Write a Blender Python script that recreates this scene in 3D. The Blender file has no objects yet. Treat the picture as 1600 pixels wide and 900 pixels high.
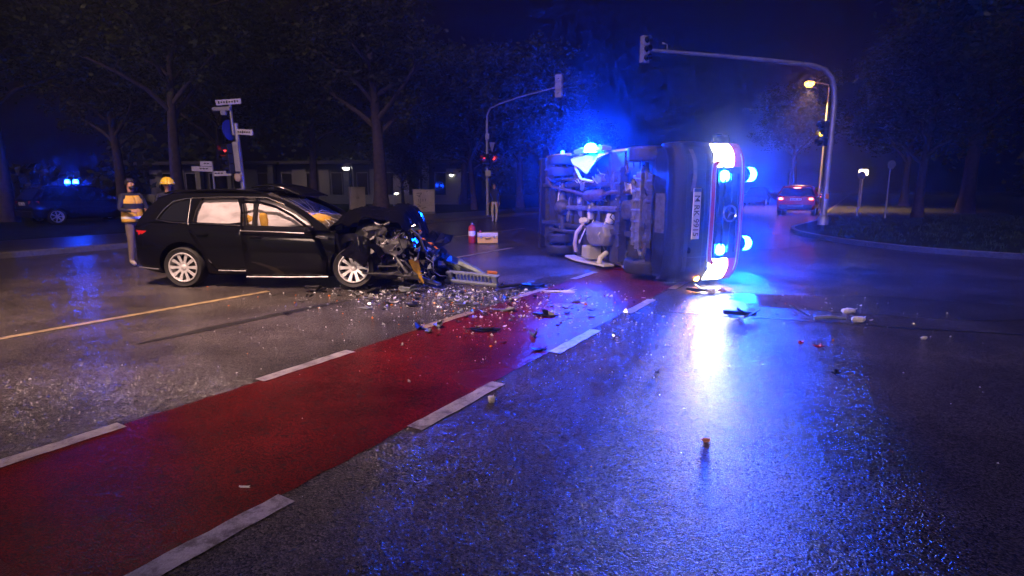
import bpy, bmesh, math, random
from mathutils import Vector, Matrix, Euler, noise
from mathutils.geometry import tessellate_polygon
R = math.radians
random.seed(7)
scene = bpy.context.scene
C = scene.collection

# ------------------------------------------------------------------ camera
cam_d = bpy.data.cameras.new('camera')
cam_d.sensor_width = 36.0
cam_d.lens = 36.0 * 890 / 1600
cam_d.clip_start = 0.05
cam_d.clip_end = 1500
cam = bpy.data.objects.new('camera', cam_d)
C.objects.link(cam)
cam.location = (0, 0, 1.55)
cam.rotation_euler = (R(90) - math.atan(158 / 890), 0, 0)
scene.camera = cam

# ------------------------------------------------------------------ world, sun, exposure
SUN_EL, SUN_AZ = 24.0, 196.0          # faint warm town light from behind the camera
w = bpy.data.worlds.new('World')
scene.world = w
w.use_nodes = True
nt = w.node_tree
bg = nt.nodes['Background']
sky = nt.nodes.new('ShaderNodeTexSky')
sky.sky_type = 'NISHITA'
sky.sun_disc = False
sky.sun_elevation = R(-5.0)           # night: the sun itself is far below the horizon
sky.sun_rotation = R(SUN_AZ)
nt.links.new(sky.outputs[0], bg.inputs[0])
bg.inputs[1].default_value = 0.1
sun_d = bpy.data.lights.new('sun', 'SUN')
sun_d.energy = 0.055
sun_d.angle = R(12.0)
sun_d.color = (1.0, 0.66, 0.5)
sun = bpy.data.objects.new('sun', sun_d)
C.objects.link(sun)
_az, _el = R(SUN_AZ), R(SUN_EL)
_to = Vector((math.sin(_az) * math.cos(_el), math.cos(_az) * math.cos(_el), math.sin(_el)))
sun.rotation_euler = _to.to_track_quat('Z', 'Y').to_euler()
vs = scene.view_settings
vs.view_transform = 'Standard'
vs.look = 'None'
vs.exposure = 4.0
vs.gamma = 1.0
vs.use_curve_mapping = False
cy = scene.cycles
cy.use_denoising = True
cy.adaptive_threshold = 0.03
cy.max_bounces = 4
cy.diffuse_bounces = 1
cy.glossy_bounces = 3
cy.transmission_bounces = 2
cy.transparent_max_bounces = 16
cy.volume_bounces = 0
cy.sample_clamp_indirect = 6.0
cy.caustics_reflective = False
cy.caustics_refractive = False

# ------------------------------------------------------------------ materials
MATS = {}


def mat(name, col, rough=0.5, metal=0.0, spec=0.5, emis=None, es=0.0, trans=0.0, alpha=1.0, var=0.0, vscale=6.0, bump=0.0, bscale=40.0, coat=0.0, col2=None):
    if name in MATS:
        return MATS[name]
    m = bpy.data.materials.new(name)
    m.use_nodes = True
    t = m.node_tree
    b = t.nodes['Principled BSDF']
    b.inputs['Base Color'].default_value = (*col, 1)
    b.inputs['Roughness'].default_value = rough
    b.inputs['Metallic'].default_value = metal
    b.inputs['Specular IOR Level'].default_value = spec
    b.inputs['Coat Weight'].default_value = coat
    if emis:
        b.inputs['Emission Color'].default_value = (*emis, 1)
        b.inputs['Emission Strength'].default_value = es
    if trans:
        b.inputs['Transmission Weight'].default_value = trans
    if alpha < 1:
        b.inputs['Alpha'].default_value = alpha
    if var or bump:
        tc = t.nodes.new('ShaderNodeTexCoord')
    if var:
        n = t.nodes.new('ShaderNodeTexNoise')
        n.inputs['Scale'].default_value = vscale
        n.inputs['Detail'].default_value = 6
        t.links.new(tc.outputs['Object'], n.inputs['Vector'])
        r = t.nodes.new('ShaderNodeValToRGB')
        c2 = col2 or tuple(c * (1 - var) for c in col)
        r.color_ramp.elements[0].position = 0.35
        r.color_ramp.elements[1].position = 0.65
        r.color_ramp.elements[0].color = (*c2, 1)
        r.color_ramp.elements[1].color = (*col, 1)
        t.links.new(n.outputs['Fac'], r.inputs['Fac'])
        t.links.new(r.outputs['Color'], b.inputs['Base Color'])
        rr = t.nodes.new('ShaderNodeMapRange')
        rr.inputs['To Min'].default_value = min(1, rough + 0.12)
        rr.inputs['To Max'].default_value = max(0.02, rough - 0.08)
        t.links.new(n.outputs['Fac'], rr.inputs['Value'])
        t.links.new(rr.outputs['Result'], b.inputs['Roughness'])
    if bump:
        n2 = t.nodes.new('ShaderNodeTexNoise')
        n2.inputs['Scale'].default_value = bscale
        n2.inputs['Detail'].default_value = 4
        t.links.new(tc.outputs['Object'], n2.inputs['Vector'])
        bp = t.nodes.new('ShaderNodeBump')
        bp.inputs['Strength'].default_value = bump
        bp.inputs['Distance'].default_value = 0.02
        t.links.new(n2.outputs['Fac'], bp.inputs['Height'])
        t.links.new(bp.outputs['Normal'], b.inputs['Normal'])
    MATS[name] = m
    return m


def road_mat(name, dark, light, stone_scale, bump, r0, r1, worn=None, spec=.5):
    """wet road surface: aggregate stones, patches of water film"""
    m = bpy.data.materials.new(name)
    m.use_nodes = True
    t = m.node_tree
    N, L = t.nodes.new, t.links.new
    b = t.nodes['Principled BSDF']
    tc = N('ShaderNodeTexCoord')
    vo = N('ShaderNodeTexVoronoi'); vo.inputs['Scale'].default_value = stone_scale
    L(tc.outputs['Object'], vo.inputs['Vector'])
    big = N('ShaderNodeTexNoise'); big.inputs['Scale'].default_value = 0.4; big.inputs['Detail'].default_value = 2
    L(tc.outputs['Object'], big.inputs['Vector'])
    fine = N('ShaderNodeTexNoise'); fine.inputs['Scale'].default_value = 28; fine.inputs['Detail'].default_value = 5
    L(tc.outputs['Object'], fine.inputs['Vector'])
    # colour: each stone its own tone, plus broad stains
    sep = N('ShaderNodeSeparateColor'); L(vo.outputs['Color'], sep.inputs[0])
    mx = N('ShaderNodeMix'); mx.data_type = 'RGBA'
    mx.inputs[6].default_value = (*dark, 1); mx.inputs[7].default_value = (*light, 1)
    ad = N('ShaderNodeMath'); ad.operation = 'MULTIPLY'
    L(sep.outputs[0], ad.inputs[0]); 
    mr0 = N('ShaderNodeMapRange'); mr0.inputs['From Min'].default_value = 0; mr0.inputs['From Max'].default_value = 1
    mr0.inputs['To Min'].default_value = .2; mr0.inputs['To Max'].default_value = 1.4
    L(big.outputs['Fac'], mr0.inputs['Value']); L(mr0.outputs['Result'], ad.inputs[1])
    L(ad.outputs[0], mx.inputs[0])
    # broad stains and worn wheel tracks
    st = N('ShaderNodeTexNoise'); st.inputs['Scale'].default_value = 1.1; st.inputs['Detail'].default_value = 7; st.inputs['Roughness'].default_value = .62
    L(tc.outputs['Object'], st.inputs['Vector'])
    sr = N('ShaderNodeMapRange'); sr.inputs['From Min'].default_value = .3; sr.inputs['From Max'].default_value = .68; sr.inputs['To Min'].default_value = .38; sr.inputs['To Max'].default_value = 1.1
    L(st.outputs['Fac'], sr.inputs['Value'])
    mm = N('ShaderNodeMix'); mm.data_type = 'RGBA'; mm.blend_type = 'MULTIPLY'; mm.inputs[0].default_value = 1
    L(mx.outputs[2], mm.inputs[6]); L(sr.outputs['Result'], mm.inputs[7])
    col_out = mm.outputs[2]
    if worn:
        wn = N('ShaderNodeTexNoise'); wn.inputs['Scale'].default_value = 9; wn.inputs['Detail'].default_value = 9; wn.inputs['Roughness'].default_value = .75
        L(tc.outputs['Object'], wn.inputs['Vector'])
        cr = N('ShaderNodeValToRGB'); cr.color_ramp.elements[0].position = worn[1]; cr.color_ramp.elements[1].position = worn[1] + .14
        L(wn.outputs['Fac'], cr.inputs['Fac'])
        m2 = N('ShaderNodeMix'); m2.data_type = 'RGBA'
        L(cr.outputs['Color'], m2.inputs[0]); m2.inputs[6].default_value = (*worn[0], 1); L(col_out, m2.inputs[7])
        col_out = m2.outputs[2]
    L(col_out, b.inputs['Base Color'])
    # roughness: wet film patches
    mr = N('ShaderNodeMapRange'); mr.inputs['From Min'].default_value = .0; mr.inputs['From Max'].default_value = 1
    mr.inputs['To Min'].default_value = r0; mr.inputs['To Max'].default_value = r1
    L(big.outputs['Fac'], mr.inputs['Value']); L(mr.outputs['Result'], b.inputs['Roughness'])
    # relief: domed stones and grit; the water film evens it out
    inv = N('ShaderNodeMath'); inv.operation = 'SUBTRACT'; inv.inputs[0].default_value = 1
    L(vo.outputs['Distance'], inv.inputs[1])
    sm = N('ShaderNodeMath'); sm.operation = 'MULTIPLY_ADD'; sm.inputs[1].default_value = .6
    L(fine.outputs['Fac'], sm.inputs[0]); L(inv.outputs[0], sm.inputs[2])
    bp = N('ShaderNodeBump'); bp.inputs['Distance'].default_value = .0055
    bp.inputs['Strength'].default_value = bump
    L(sm.outputs[0], bp.inputs['Height']); L(bp.outputs['Normal'], b.inputs['Normal'])
    b.inputs['Specular IOR Level'].default_value = spec
    MATS[name] = m
    return m


ASPHALT = road_mat('wet_asphalt', (.016, .015, .0145), (.2, .17, .155), 105, 1.0, .08, .27)
REDLANE = road_mat('wet_red_coating', (.09, .004, .004), (.26, .012, .011), 120, .4, .16, .36, worn=((.05, .018, .016), .33), spec=.25)
PUDDLE = road_mat('standing_water', (.016, .015, .0145), (.16, .14, .13), 105, .35, .06, .12)
WHITELINE = road_mat('worn_white_marking', (.42, .39, .36), (.62, .59, .55), 120, .3, .3, .5, worn=((.13, .11, .1), .39))
YELLINE = road_mat('worn_yellowed_marking', (.36, .26, .13), (.55, .42, .2), 120, .3, .3, .5, worn=((.12, .09, .06), .4))
TYREMARK = road_mat('rubber_streak', (.012, .012, .012), (.035, .032, .03), 95, .6, .25, .45)
PAVING = road_mat('wet_paving', (.05, .048, .048), (.13, .12, .115), 60, .5, .25, .5)
VERGE = mat('dark_grass_soil', (.028, .04, .014), .9, var=.6, vscale=1.5, bump=.8, bscale=25, spec=.2)
KERB = mat('kerb_granite', (.15, .145, .14), .5, var=.35, vscale=14, bump=.3, bscale=60)
BLADE = mat('grass_blade', (.05, .085, .02), .7, var=.4, vscale=2, spec=.2)

BLACKPAINT = mat('black_car_paint', (.004, .004, .005), .07, spec=.35)
DARKPLASTIC = mat('dark_plastic', (.012, .012, .013), .4, var=.3, vscale=12)
BUMPER = mat('bumper_plastic', (.009, .009, .01), .55, spec=.22, var=.4, vscale=5, bump=.25, bscale=12)
RUBBER = mat('rubber', (.018, .018, .018), .65, var=.3, vscale=20, bump=.2, bscale=80)
RIMMETAL = mat('silver_alloy', (.8, .8, .82), .3, metal=.35, var=.15, vscale=9)
STEEL = mat('dull_steel', (.45, .45, .46), .42, metal=.8, var=.45, vscale=8)
CHROME = mat('chrome', (.75, .75, .77), .14, metal=1.0)
CASTMETAL = mat('dirty_cast_metal', (.13, .13, .135), .55, metal=.5, var=.5, vscale=10, bump=.3)
RUST = mat('rusty_steel', (.16, .11, .08), .6, metal=.4, var=.5, vscale=9, bump=.3)
UNDERBODY = mat('underbody_coating', (.05, .05, .055), .6, var=.5, vscale=5, bump=.4, bscale=25)
GLASS = mat('tinted_glass', (.03, .03, .035), .05, alpha=.28, spec=.6)
DARKGLASS = mat('dark_glass', (.008, .009, .012), .06, spec=.7)
CRACKED = mat('cracked_windscreen', (.2, .19, .2), .3, alpha=.45, var=.8, vscale=16, bump=.8, bscale=30)
AIRBAG = mat('airbag_cloth', (.82, .78, .8), .8, var=.12, vscale=4, bump=.35, bscale=14)
YELLOWBAG = mat('yellow_cloth', (.75, .42, .03), .75, var=.3, vscale=9, bump=.4, bscale=20)
INTERIOR = mat('dark_upholstery', (.012, .012, .014), .8)
WHITEPAINT = mat('white_paint', (.75, .75, .76), .3, var=.1, vscale=4, coat=.4)
REDPAINT = mat('red_stripe_paint', (.6, .02, .03), .35, var=.1)
REDCAR = mat('red_car_paint', (.6, .014, .02), .25, coat=.8, var=.15, vscale=2)
NAVYCAR = mat('dark_blue_car_paint', (.01, .014, .03), .2, coat=.8)
GALV = mat('galvanised_steel', (.42, .42, .43), .45, metal=.55, var=.25, vscale=5)
POLEGREY = mat('grey_post_paint', (.36, .36, .37), .5, var=.25, vscale=6)
HEADGREY = mat('pale_signal_casing', (.36, .35, .35), .5, var=.15, vscale=5)
HEADBLACK = mat('black_signal_casing', (.012, .012, .012), .5)
SIGNWHITE = mat('sign_white', (.75, .72, .74), .45, var=.1, vscale=9)
SIGNBLUE = mat('sign_blue', (.02, .06, .35), .4)
INK = mat('black_ink', (.012, .012, .014), .5)
CABINET = mat('grey_cabinet', (.42, .38, .36), .55, var=.2, vscale=3)
CREAM = mat('pale_render', (.32, .32, .3), .8, var=.15, vscale=.6, bump=.2, bscale=8)
DARKWALL = mat('dark_cladding', (.07, .07, .075), .75, var=.3, vscale=.8)
BARK = mat('tree_bark', (.09, .065, .05), .85, var=.5, vscale=7, bump=.8, bscale=16)
SKIN = mat('skin', (.5, .27, .18), .55)
HAIR = mat('dark_hair', (.012, .009, .007), .6)
VEST = mat('yellow_cloth_vest', (.72, .42, .05), .7, var=.15, vscale=9)
NAVY = mat('dark_navy_cloth', (.012, .014, .026), .85)
KHAKI = mat('brown_grey_trousers', (.17, .13, .11), .85, var=.2, vscale=5)
PALETROUSERS = mat('pale_trousers', (.55, .5, .48), .85, var=.15, vscale=6)
SHOE = mat('pale_shoe', (.42, .36, .28), .6)
BLACKSHOE = mat('black_shoe', (.012, .012, .012), .5)
HELMET = mat('yellow_helmet', (.75, .5, .04), .3)
REFLEX = mat('silver_reflective_band', (.75, .75, .75), .35, metal=.3)
CASERED = mat('red_bag_cloth', (.5, .03, .03), .6, var=.2)
CASEWHITE = mat('pale_aluminium_case', (.72, .62, .42), .4, metal=.2, var=.12)
CASEYELLOW = mat('yellow_case_paint', (.75, .45, .05), .4)
FOAM = mat('white_plastic', (.72, .72, .74), .4, var=.1)
GREYPLASTIC = mat('grey_plastic', (.2, .23, .25), .45, var=.3, vscale=20)
AMBERLENS = mat('amber_lens', (.7, .2, .02), .2)
REDLENS = mat('red_lens', (.5, .02, .02), .2)
BRANDBLUE = mat('plate_blue', (.02, .12, .55), .4)

BLUE_E = mat('blue_flasher', (.02, .05, .4), .2, emis=(.0015, .055, 1.0), es=175)
BLUE_S = mat('blue_flasher_side', (.02, .05, .4), .2, emis=(.001, .045, 1.0), es=350)
BLUE_G = mat('blue_flasher_grille', (.02, .05, .4), .2, emis=(.004, .08, 1.0), es=60)
BLUE_E2 = mat('blue_flasher_soft', (.02, .05, .4), .2, emis=(.002, .05, 1.0), es=32)
HEAD_E = mat('headlight_glow', (.9, .9, .9), .2, emis=(.9, .95, 1), es=3.4)
SODIUM_E = mat('sodium_glow', (.9, .6, .2), .3, emis=(1, .3, .02), es=2.5)
WARM_E = mat('warm_white_glow', (.9, .8, .6), .3, emis=(1, .72, .42), es=.5)
LAMP_E = mat('pale_lamp_glow', (.9, .9, .8), .3, emis=(1, .95, .7), es=1.2)
TAIL_E = mat('tail_light_glow', (.6, .05, .03), .3, emis=(1, .1, .06), es=2)
SIGRED_E = mat('signal_red_glow', (.6, .02, .01), .3, emis=(1, .03, .015), es=.35)
SIGAMB_E = mat('signal_amber_glow', (.7, .35, .02), .3, emis=(1, .5, .02), es=.45)
IND_E = mat('indicator_glow', (.7, .35, .02), .3, emis=(1, .3, .02), es=12)


def leaf_mat(name, c1, c2):
    m = bpy.data.materials.new(name); m.use_nodes = True
    t = m.node_tree; b = t.nodes['Principled BSDF']
    g = t.nodes.new('ShaderNodeNewGeometry')
    r = t.nodes.new('ShaderNodeValToRGB')
    r.color_ramp.elements[0].color = (*c1, 1); r.color_ramp.elements[1].color = (*c2, 1)
    t.links.new(g.outputs['Random Per Island'], r.inputs['Fac'])
    t.links.new(r.outputs['Color'], b.inputs['Base Color'])
    b.inputs['Roughness'].default_value = .55
    b.inputs['Specular IOR Level'].default_value = .3
    MATS[name] = m
    return m


LEAF = leaf_mat('leaf_green', (.02, .03, .009), (.05, .06, .02))
LEAF2 = leaf_mat('leaf_olive', (.022, .028, .01), (.06, .06, .022))


# ------------------------------------------------------------------ mesh building helpers
class MB:
    def __init__(s):
        s.v, s.f, s.m = [], [], []

    def add(s, vs_, fs, mi=0):
        o = len(s.v)
        s.v += [tuple(p) for p in vs_]
        s.f += [tuple(o + i for i in q) for q in fs]
        s.m += [mi] * len(fs)
        return s

    def box(s, c, d, rot=None, mi=0, taper=1.0):
        x, y, z = d[0] / 2, d[1] / 2, d[2] / 2
        P = [(-x, -y, -z), (x, -y, -z), (x, y, -z), (-x, y, -z), (-x * taper, -y * taper, z), (x * taper, -y * taper, z), (x * taper, y * taper, z), (-x * taper, y * taper, z)]
        M = Euler(rot).to_matrix() if rot else Matrix.Identity(3)
        P = [M @ Vector(p) + Vector(c) for p in P]
        return s.add(P, [(3, 2, 1, 0), (4, 5, 6, 7), (0, 1, 5, 4), (1, 2, 6, 5), (2, 3, 7, 6), (3, 0, 4, 7)], mi)

    def loft(s, rings, caps=True, closed=True, mi=0):
        n = len(rings[0])
        P = [p for r in rings for p in r]
        F = []
        for i in range(len(rings) - 1):
            for j in range(n if closed else n - 1):
                k = (j + 1) % n
                F.append((i * n + j, i * n + k, (i + 1) * n + k, (i + 1) * n + j))
        if caps and closed:
            F.append(tuple(range(n - 1, -1, -1)))
            F.append(tuple((len(rings) - 1) * n + j for j in range(n)))
        return s.add(P, F, mi)

    def tube(s, path, r, seg=8, mi=0, flat=1.0):
        path = [Vector(p) for p in path]
        rs = r if isinstance(r, (list, tuple)) else [r] * len(path)
        rings = []
        up = None
        for i, p in enumerate(path):
            a = path[max(i - 1, 0)]; b = path[min(i + 1, len(path) - 1)]
            d = (b - a).normalized()
            if up is None:
                up = Vector((0, 0, 1)) if abs(d.z) < .9 else Vector((1, 0, 0))
            x = d.cross(up).normalized(); u = x.cross(d).normalized(); up = u
            rings.append([p + (x * math.cos(k * 2 * math.pi / seg) + u * math.sin(k * 2 * math.pi / seg) * flat) * rs[i] for k in range(seg)])
        return s.loft(rings, mi=mi)

    def lathe(s, prof, c=(0, 0, 0), axis='Z', seg=24, mi=0, caps=True):
        """prof: (radius, along-axis) pairs"""
        rings = []
        for r, h in prof:
            ring = []
            for k in range(seg):
                a = k * 2 * math.pi / seg
                q = (r * math.cos(a), r * math.sin(a), h)
                if axis == 'Y':
                    q = (q[0], h, q[1])
                elif axis == 'X':
                    q = (h, q[0], q[1])
                ring.append(Vector(q) + Vector(c))
            rings.append(ring)
        return s.loft(rings, caps=caps, mi=mi)

    def grid(s, fn, nu, nv, mi=0):
        P = [fn(i / nu, j / nv) for i in range(nu + 1) for j in range(nv + 1)]
        F = [(i * (nv + 1) + j, (i + 1) * (nv + 1) + j, (i + 1) * (nv + 1) + j + 1, i * (nv + 1) + j + 1) for i in range(nu) for j in range(nv)]
        return s.add(P, F, mi)

    def poly(s, outline, holes, fn, mi=0):
        loops = [[Vector((p[0], p[1], 0)) for p in lp] for lp in [outline] + list(holes)]
        tris = tessellate_polygon(loops)
        pts = [p for lp in loops for p in lp]
        return s.add([fn(p.x, p.y) for p in pts], [tuple(t) for t in tris], mi)

    def prism(s, outline, fn0, fn1, mi=0):
        n = len(outline)
        P = [fn0(*p) for p in outline] + [fn1(*p) for p in outline]
        tris = tessellate_polygon([[Vector((p[0], p[1], 0)) for p in outline]])
        F = [tuple(t) for t in tris] + [tuple(n + i for i in reversed(t)) for t in tris]
        F += [(i, (i + 1) % n, n + (i + 1) % n, n + i) for i in range(n)]
        return s.add(P, F, mi)

    def shard(s, c, d, rot=(0, 0, 0), seed=0, mi=0):
        """jagged broken sheet: uneven polygon with a crease and real thickness"""
        rg = random.Random(seed); M = Euler(rot).to_matrix(); n = rg.randint(5, 8)
        th = [2 * math.pi * (k + rg.uniform(-.38, .38)) / n for k in range(n)]
        top, bot = [], []
        t = max(.003, min(.012, d[2] * .2)); cr = rg.uniform(-.6, .6)
        for k in range(n):
            r_ = rg.uniform(.55, 1.05) if k % 2 else rg.uniform(.85, 1.15)
            x, y = math.cos(th[k]) * r_, math.sin(th[k]) * r_
            z = abs(x - cr * y) * d[2] * .55
            p = Vector((x * d[0] / 2, y * d[1] / 2, z))
            top.append(M @ (p + Vector((0, 0, t))) + Vector(c)); bot.append(M @ p + Vector(c))
        ct, cb = M @ Vector((0, 0, t)) + Vector(c), M @ Vector((0, 0, 0)) + Vector(c)
        P = top + bot + [ct, cb]
        F = [(2 * n, k, (k + 1) % n) for k in range(n)] + [(2 * n + 1, n + (k + 1) % n, n + k) for k in range(n)] + [(k, n + k, n + (k + 1) % n, (k + 1) % n) for k in range(n)]
        return s.add(P, F, mi)

    def crumple(s, c, d, rot=(0, 0, 0), seed=0, amp=.22, n=3, mi=0):
        """crushed sheet-metal body: a subdivided box with folded faces"""
        M = Euler(rot).to_matrix(); key = {}; P = []; F = []
        def vid(i, j, k):
            if (i, j, k) not in key:
                q = Vector((i / n * 2 - 1, j / n * 2 - 1, k / n * 2 - 1))
                w_ = Vector((noise.noise(q * 1.3 + Vector((seed, 0, 0))), noise.noise(q * 1.3 + Vector((0, seed, 5))), noise.noise(q * 1.3 + Vector((9, 0, seed)))))
                f_ = Vector((noise.noise(q * 3.7 + Vector((seed, 2, 0))), noise.noise(q * 3.7 + Vector((4, seed, 5))), noise.noise(q * 3.7 + Vector((9, 1, seed)))))
                q = q + w_ * amp * 2.2 + f_ * amp
                key[(i, j, k)] = len(P); P.append(M @ Vector((q.x * d[0] / 2, q.y * d[1] / 2, q.z * d[2] / 2)) + Vector(c))
            return key[(i, j, k)]
        for a in range(n):
            for b in range(n):
                for e in (0, n):
                    F.append((vid(a, b, e), vid(a + 1, b, e), vid(a + 1, b + 1, e), vid(a, b + 1, e)))
                    F.append((vid(a, e, b), vid(a + 1, e, b), vid(a + 1, e, b + 1), vid(a, e, b + 1)))
                    F.append((vid(e, a, b), vid(e, a + 1, b), vid(e, a + 1, b + 1), vid(e, a, b + 1)))
        return s.add(P, F, mi)

    def chunk(s, c, d, rot=(0, 0, 0), seed=0, jit=.3, mi=0):
        """irregular lump: a jittered low box-sphere"""
        rg = random.Random(seed)
        M = Euler(rot).to_matrix()
        P = []
        for i in range(5):
            for j in range(7):
                th = math.pi * (i + .5) / 5; ph = 2 * math.pi * j / 7
                q = Vector((math.sin(th) * math.cos(ph), math.sin(th) * math.sin(ph), math.cos(th)))
                q = Vector([math.copysign(abs(a) ** .6, a) for a in q]) * (1 + rg.uniform(-jit, jit))
                P.append(M @ Vector((q.x * d[0] / 2, q.y * d[1] / 2, q.z * d[2] / 2)) + Vector(c))
        F = [(i * 7 + j, (i + 1) * 7 + j, (i + 1) * 7 + (j + 1) % 7, i * 7 + (j + 1) % 7) for i in range(4) for j in range(7)]
        F += [tuple(range(7)), tuple(range(34, 27, -1))]
        return s.add(P, F, mi)


def mesh_of(name, mb, mats):
    me = bpy.data.meshes.new(name)
    me.from_pydata([tuple(p) for p in mb.v], [], mb.f)
    for m in (mats if isinstance(mats, (list, tuple)) else [mats]):
        me.materials.append(m)
    if any(mb.m):
        me.polygons.foreach_set('material_index', mb.m)
    bm = bmesh.new(); bm.from_mesh(me)
    bmesh.ops.recalc_face_normals(bm, faces=bm.faces)
    bm.to_mesh(me); bm.free()
    me.update()
    return me


def smooth(me, ang=40):
    me.polygons.foreach_set('use_smooth', [True] * len(me.polygons))
    me.set_sharp_from_angle(angle=R(ang))


def obj(name, mb, mats, parent=None, sm=None, bevel=None, solid=None, kind=None, label=None):
    me = mb if isinstance(mb, bpy.types.Mesh) else mesh_of(name, mb, mats)
    if sm and not isinstance(mb, bpy.types.Mesh):
        smooth(me, sm)
    o = bpy.data.objects.new(name, me)
    C.objects.link(o)
    if parent:
        o.parent = parent
    if solid:
        md = o.modifiers.new('solid', 'SOLIDIFY'); md.thickness = solid; md.offset = 0
    if bevel:
        md = o.modifiers.new('bevel', 'BEVEL'); md.width = bevel; md.segments = 2; md.limit_method = 'ANGLE'; md.angle_limit = R(35)
    if kind:
        o['kind'] = kind
    if label:
        o['label'] = label
    return o


def tag(o, label, cat, group=None):
    o['label'] = label; o['category'] = cat
    if group:
        o['group'] = group
    return o


def thing(name, label, cat, loc=(0, 0, 0), rotz=0.0, group=None):
    o = bpy.data.objects.new(name, None)
    C.objects.link(o)
    o.location = loc; o.rotation_euler = (0, 0, rotz)
    o.empty_display_size = .2
    return tag(o, label, cat, group)


def clone(root, loc=None, rotz=None, label=None, group=None, scale=None):
    def rec(o, par):
        c = o.copy(); C.objects.link(c); c.parent = par
        for ch in list(o.children):
            rec(ch, c)
        return c
    r = rec(root, None)
    if loc is not None: r.location = loc
    if rotz is not None: r.rotation_euler = (0, 0, rotz)
    if scale is not None: r.scale = (scale,) * 3 if not isinstance(scale, tuple) else scale
    if label: r['label'] = label
    if group: r['group'] = group
    return r


def bake(o):
    """apply an object's modifiers into its mesh"""
    dg = bpy.context.evaluated_depsgraph_get()
    me = bpy.data.meshes.new_from_object(o.evaluated_get(dg))
    o.modifiers.clear()
    o.data = me
    return o


def text_mesh(name, body, size, mat_, parent, M, ext=.002, align='CENTER'):
    cu = bpy.data.curves.new(name, 'FONT'); cu.body = body; cu.size = size; cu.extrude = ext
    cu.align_x = align; cu.align_y = 'CENTER'
    t = bpy.data.objects.new(name, cu); C.objects.link(t)
    dg = bpy.context.evaluated_depsgraph_get()
    me = bpy.data.meshes.new_from_object(t.evaluated_get(dg))
    bpy.data.objects.remove(t)
    me.materials.clear(); me.materials.append(mat_)
    me.transform(M)
    o = bpy.data.objects.new(name, me); C.objects.link(o); o.parent = parent
    return o


def cut(o, cutters):
    for cmesh in cutters:
        co = bpy.data.objects.new('cutter', cmesh); C.objects.link(co)
        if o.parent: co.parent = o.parent
        md = o.modifiers.new('cut', 'BOOLEAN'); md.operation = 'DIFFERENCE'; md.object = co; md.solver = 'EXACT'
        bpy.context.view_layer.update()
        bake(o)
        bpy.data.objects.remove(co)
    return o

# ------------------------------------------------------------------ the setting
D_ = Vector((.515, .857, 0))       # along the main road
N_ = Vector((.857, -.515, 0))      # across it, to the right


def rd(s, n, z=0.0):
    p = D_ * s + N_ * n
    return Vector((p.x, p.y, z))


def sheet(name, pts, m, z=0.0, parent=None, kind=None):
    mb = MB()
    tris = tessellate_polygon([[Vector((p[0], p[1], 0)) for p in pts]])
    mb.add([(p[0], p[1], z) for p in pts], [tuple(t) for t in tris])
    o = obj(name, mb, m, parent, kind=kind)
    me = o.data
    for p in me.polygons:
        if p.normal.z < 0:
            p.flip()
    return o


def slab(name, pts, m, z, kind='structure', parent=None):
    mb = MB()
    mb.prism([(p[0], p[1]) for p in pts], lambda x, y: (x, y, z), lambda x, y: (x, y, z - .4))
    return obj(name, mb, m, parent, kind=kind)


sheet('ground', [(-200, -200), (200, -200), (200, 200), (-200, 200)], VERGE, -.06, kind='structure')
road = sheet('road', [(-150, -150), (150, -150), (150, 150), (-150, 150)], ASPHALT, 0.0, kind='structure')

LEFT_N = -16.0
a, b, c_, d_ = rd(-90, LEFT_N - .13), rd(170, LEFT_N - .13), rd(170, -19.6), rd(-90, -19.6)
slab('pavement', [a, b, c_, d_], PAVING, .125)
a, b, c_, d_ = rd(-90, -19.6), rd(170, -19.6), rd(170, -150), rd(-90, -150)
slab('park_ground', [a, b, c_, d_], VERGE, .11)

RK = [(13.2 + .515 * 120, 25 + .857 * 120), (13.2, 25), (11.2, 22.4), (10.2, 20.9), (9.5, 19.2), (9.2, 17.2), (9.3, 15.3), (9.8, 13.6), (11, 12.2), (12.6, 11.1), (12.6 + .857 * 100, 11.1 - .515 * 100)]


def curve_pts(pts, n=4):
    out = []
    for i in range(len(pts) - 1):
        p0, p1, p2, p3 = [Vector((*pts[max(0, min(len(pts) - 1, k))], 0)) for k in (i - 1, i, i + 1, i + 2)]
        if i in (0, len(pts) - 2):
            out.append(p1); continue
        for k in range(n):
            t = k / n
            out.append(.5 * ((2 * p1) + (p2 - p0) * t + (2 * p0 - 5 * p1 + 4 * p2 - p3) * t * t + (3 * p1 - p0 - 3 * p2 + p3) * t ** 3))
    out.append(Vector((*pts[-1], 0)))
    return out


# only the corner itself is curved: keep the straight runs straight
RKc = [Vector((*RK[0], 0))] + curve_pts([(14.2, 26.7)] + RK[1:-1] + [(14.3, 10.1)], 4)[1:-1] + [Vector((*RK[-1], 0))]
slab('traffic_island', [(p.x, p.y) for p in RKc], VERGE, .115)


def kerb(name, path, side):
    rings = []
    for i, p in enumerate(path):
        a_ = path[max(0, i - 1)]; b_ = path[min(len(path) - 1, i + 1)]
        t = (b_ - a_).normalized(); nn = Vector((-t.y, t.x, 0)) * side
        rings.append([p + nn * .0 + Vector((0, 0, -.1)), p + Vector((0, 0, .11)), p + nn * .02 + Vector((0, 0, .132)), p + nn * .13 + Vector((0, 0, .134)), p + nn * .135 + Vector((0, 0, -.1))])
    mb = MB(); mb.loft(rings)
    return obj(name, mb, KERB, kind='structure')


kerb('kerb_right', [p - Vector((0, 0, 0)) for p in RKc], 1)
kerb('kerb_left', [rd(s, LEFT_N) for s in range(-90, 171, 10)], 1)

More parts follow.
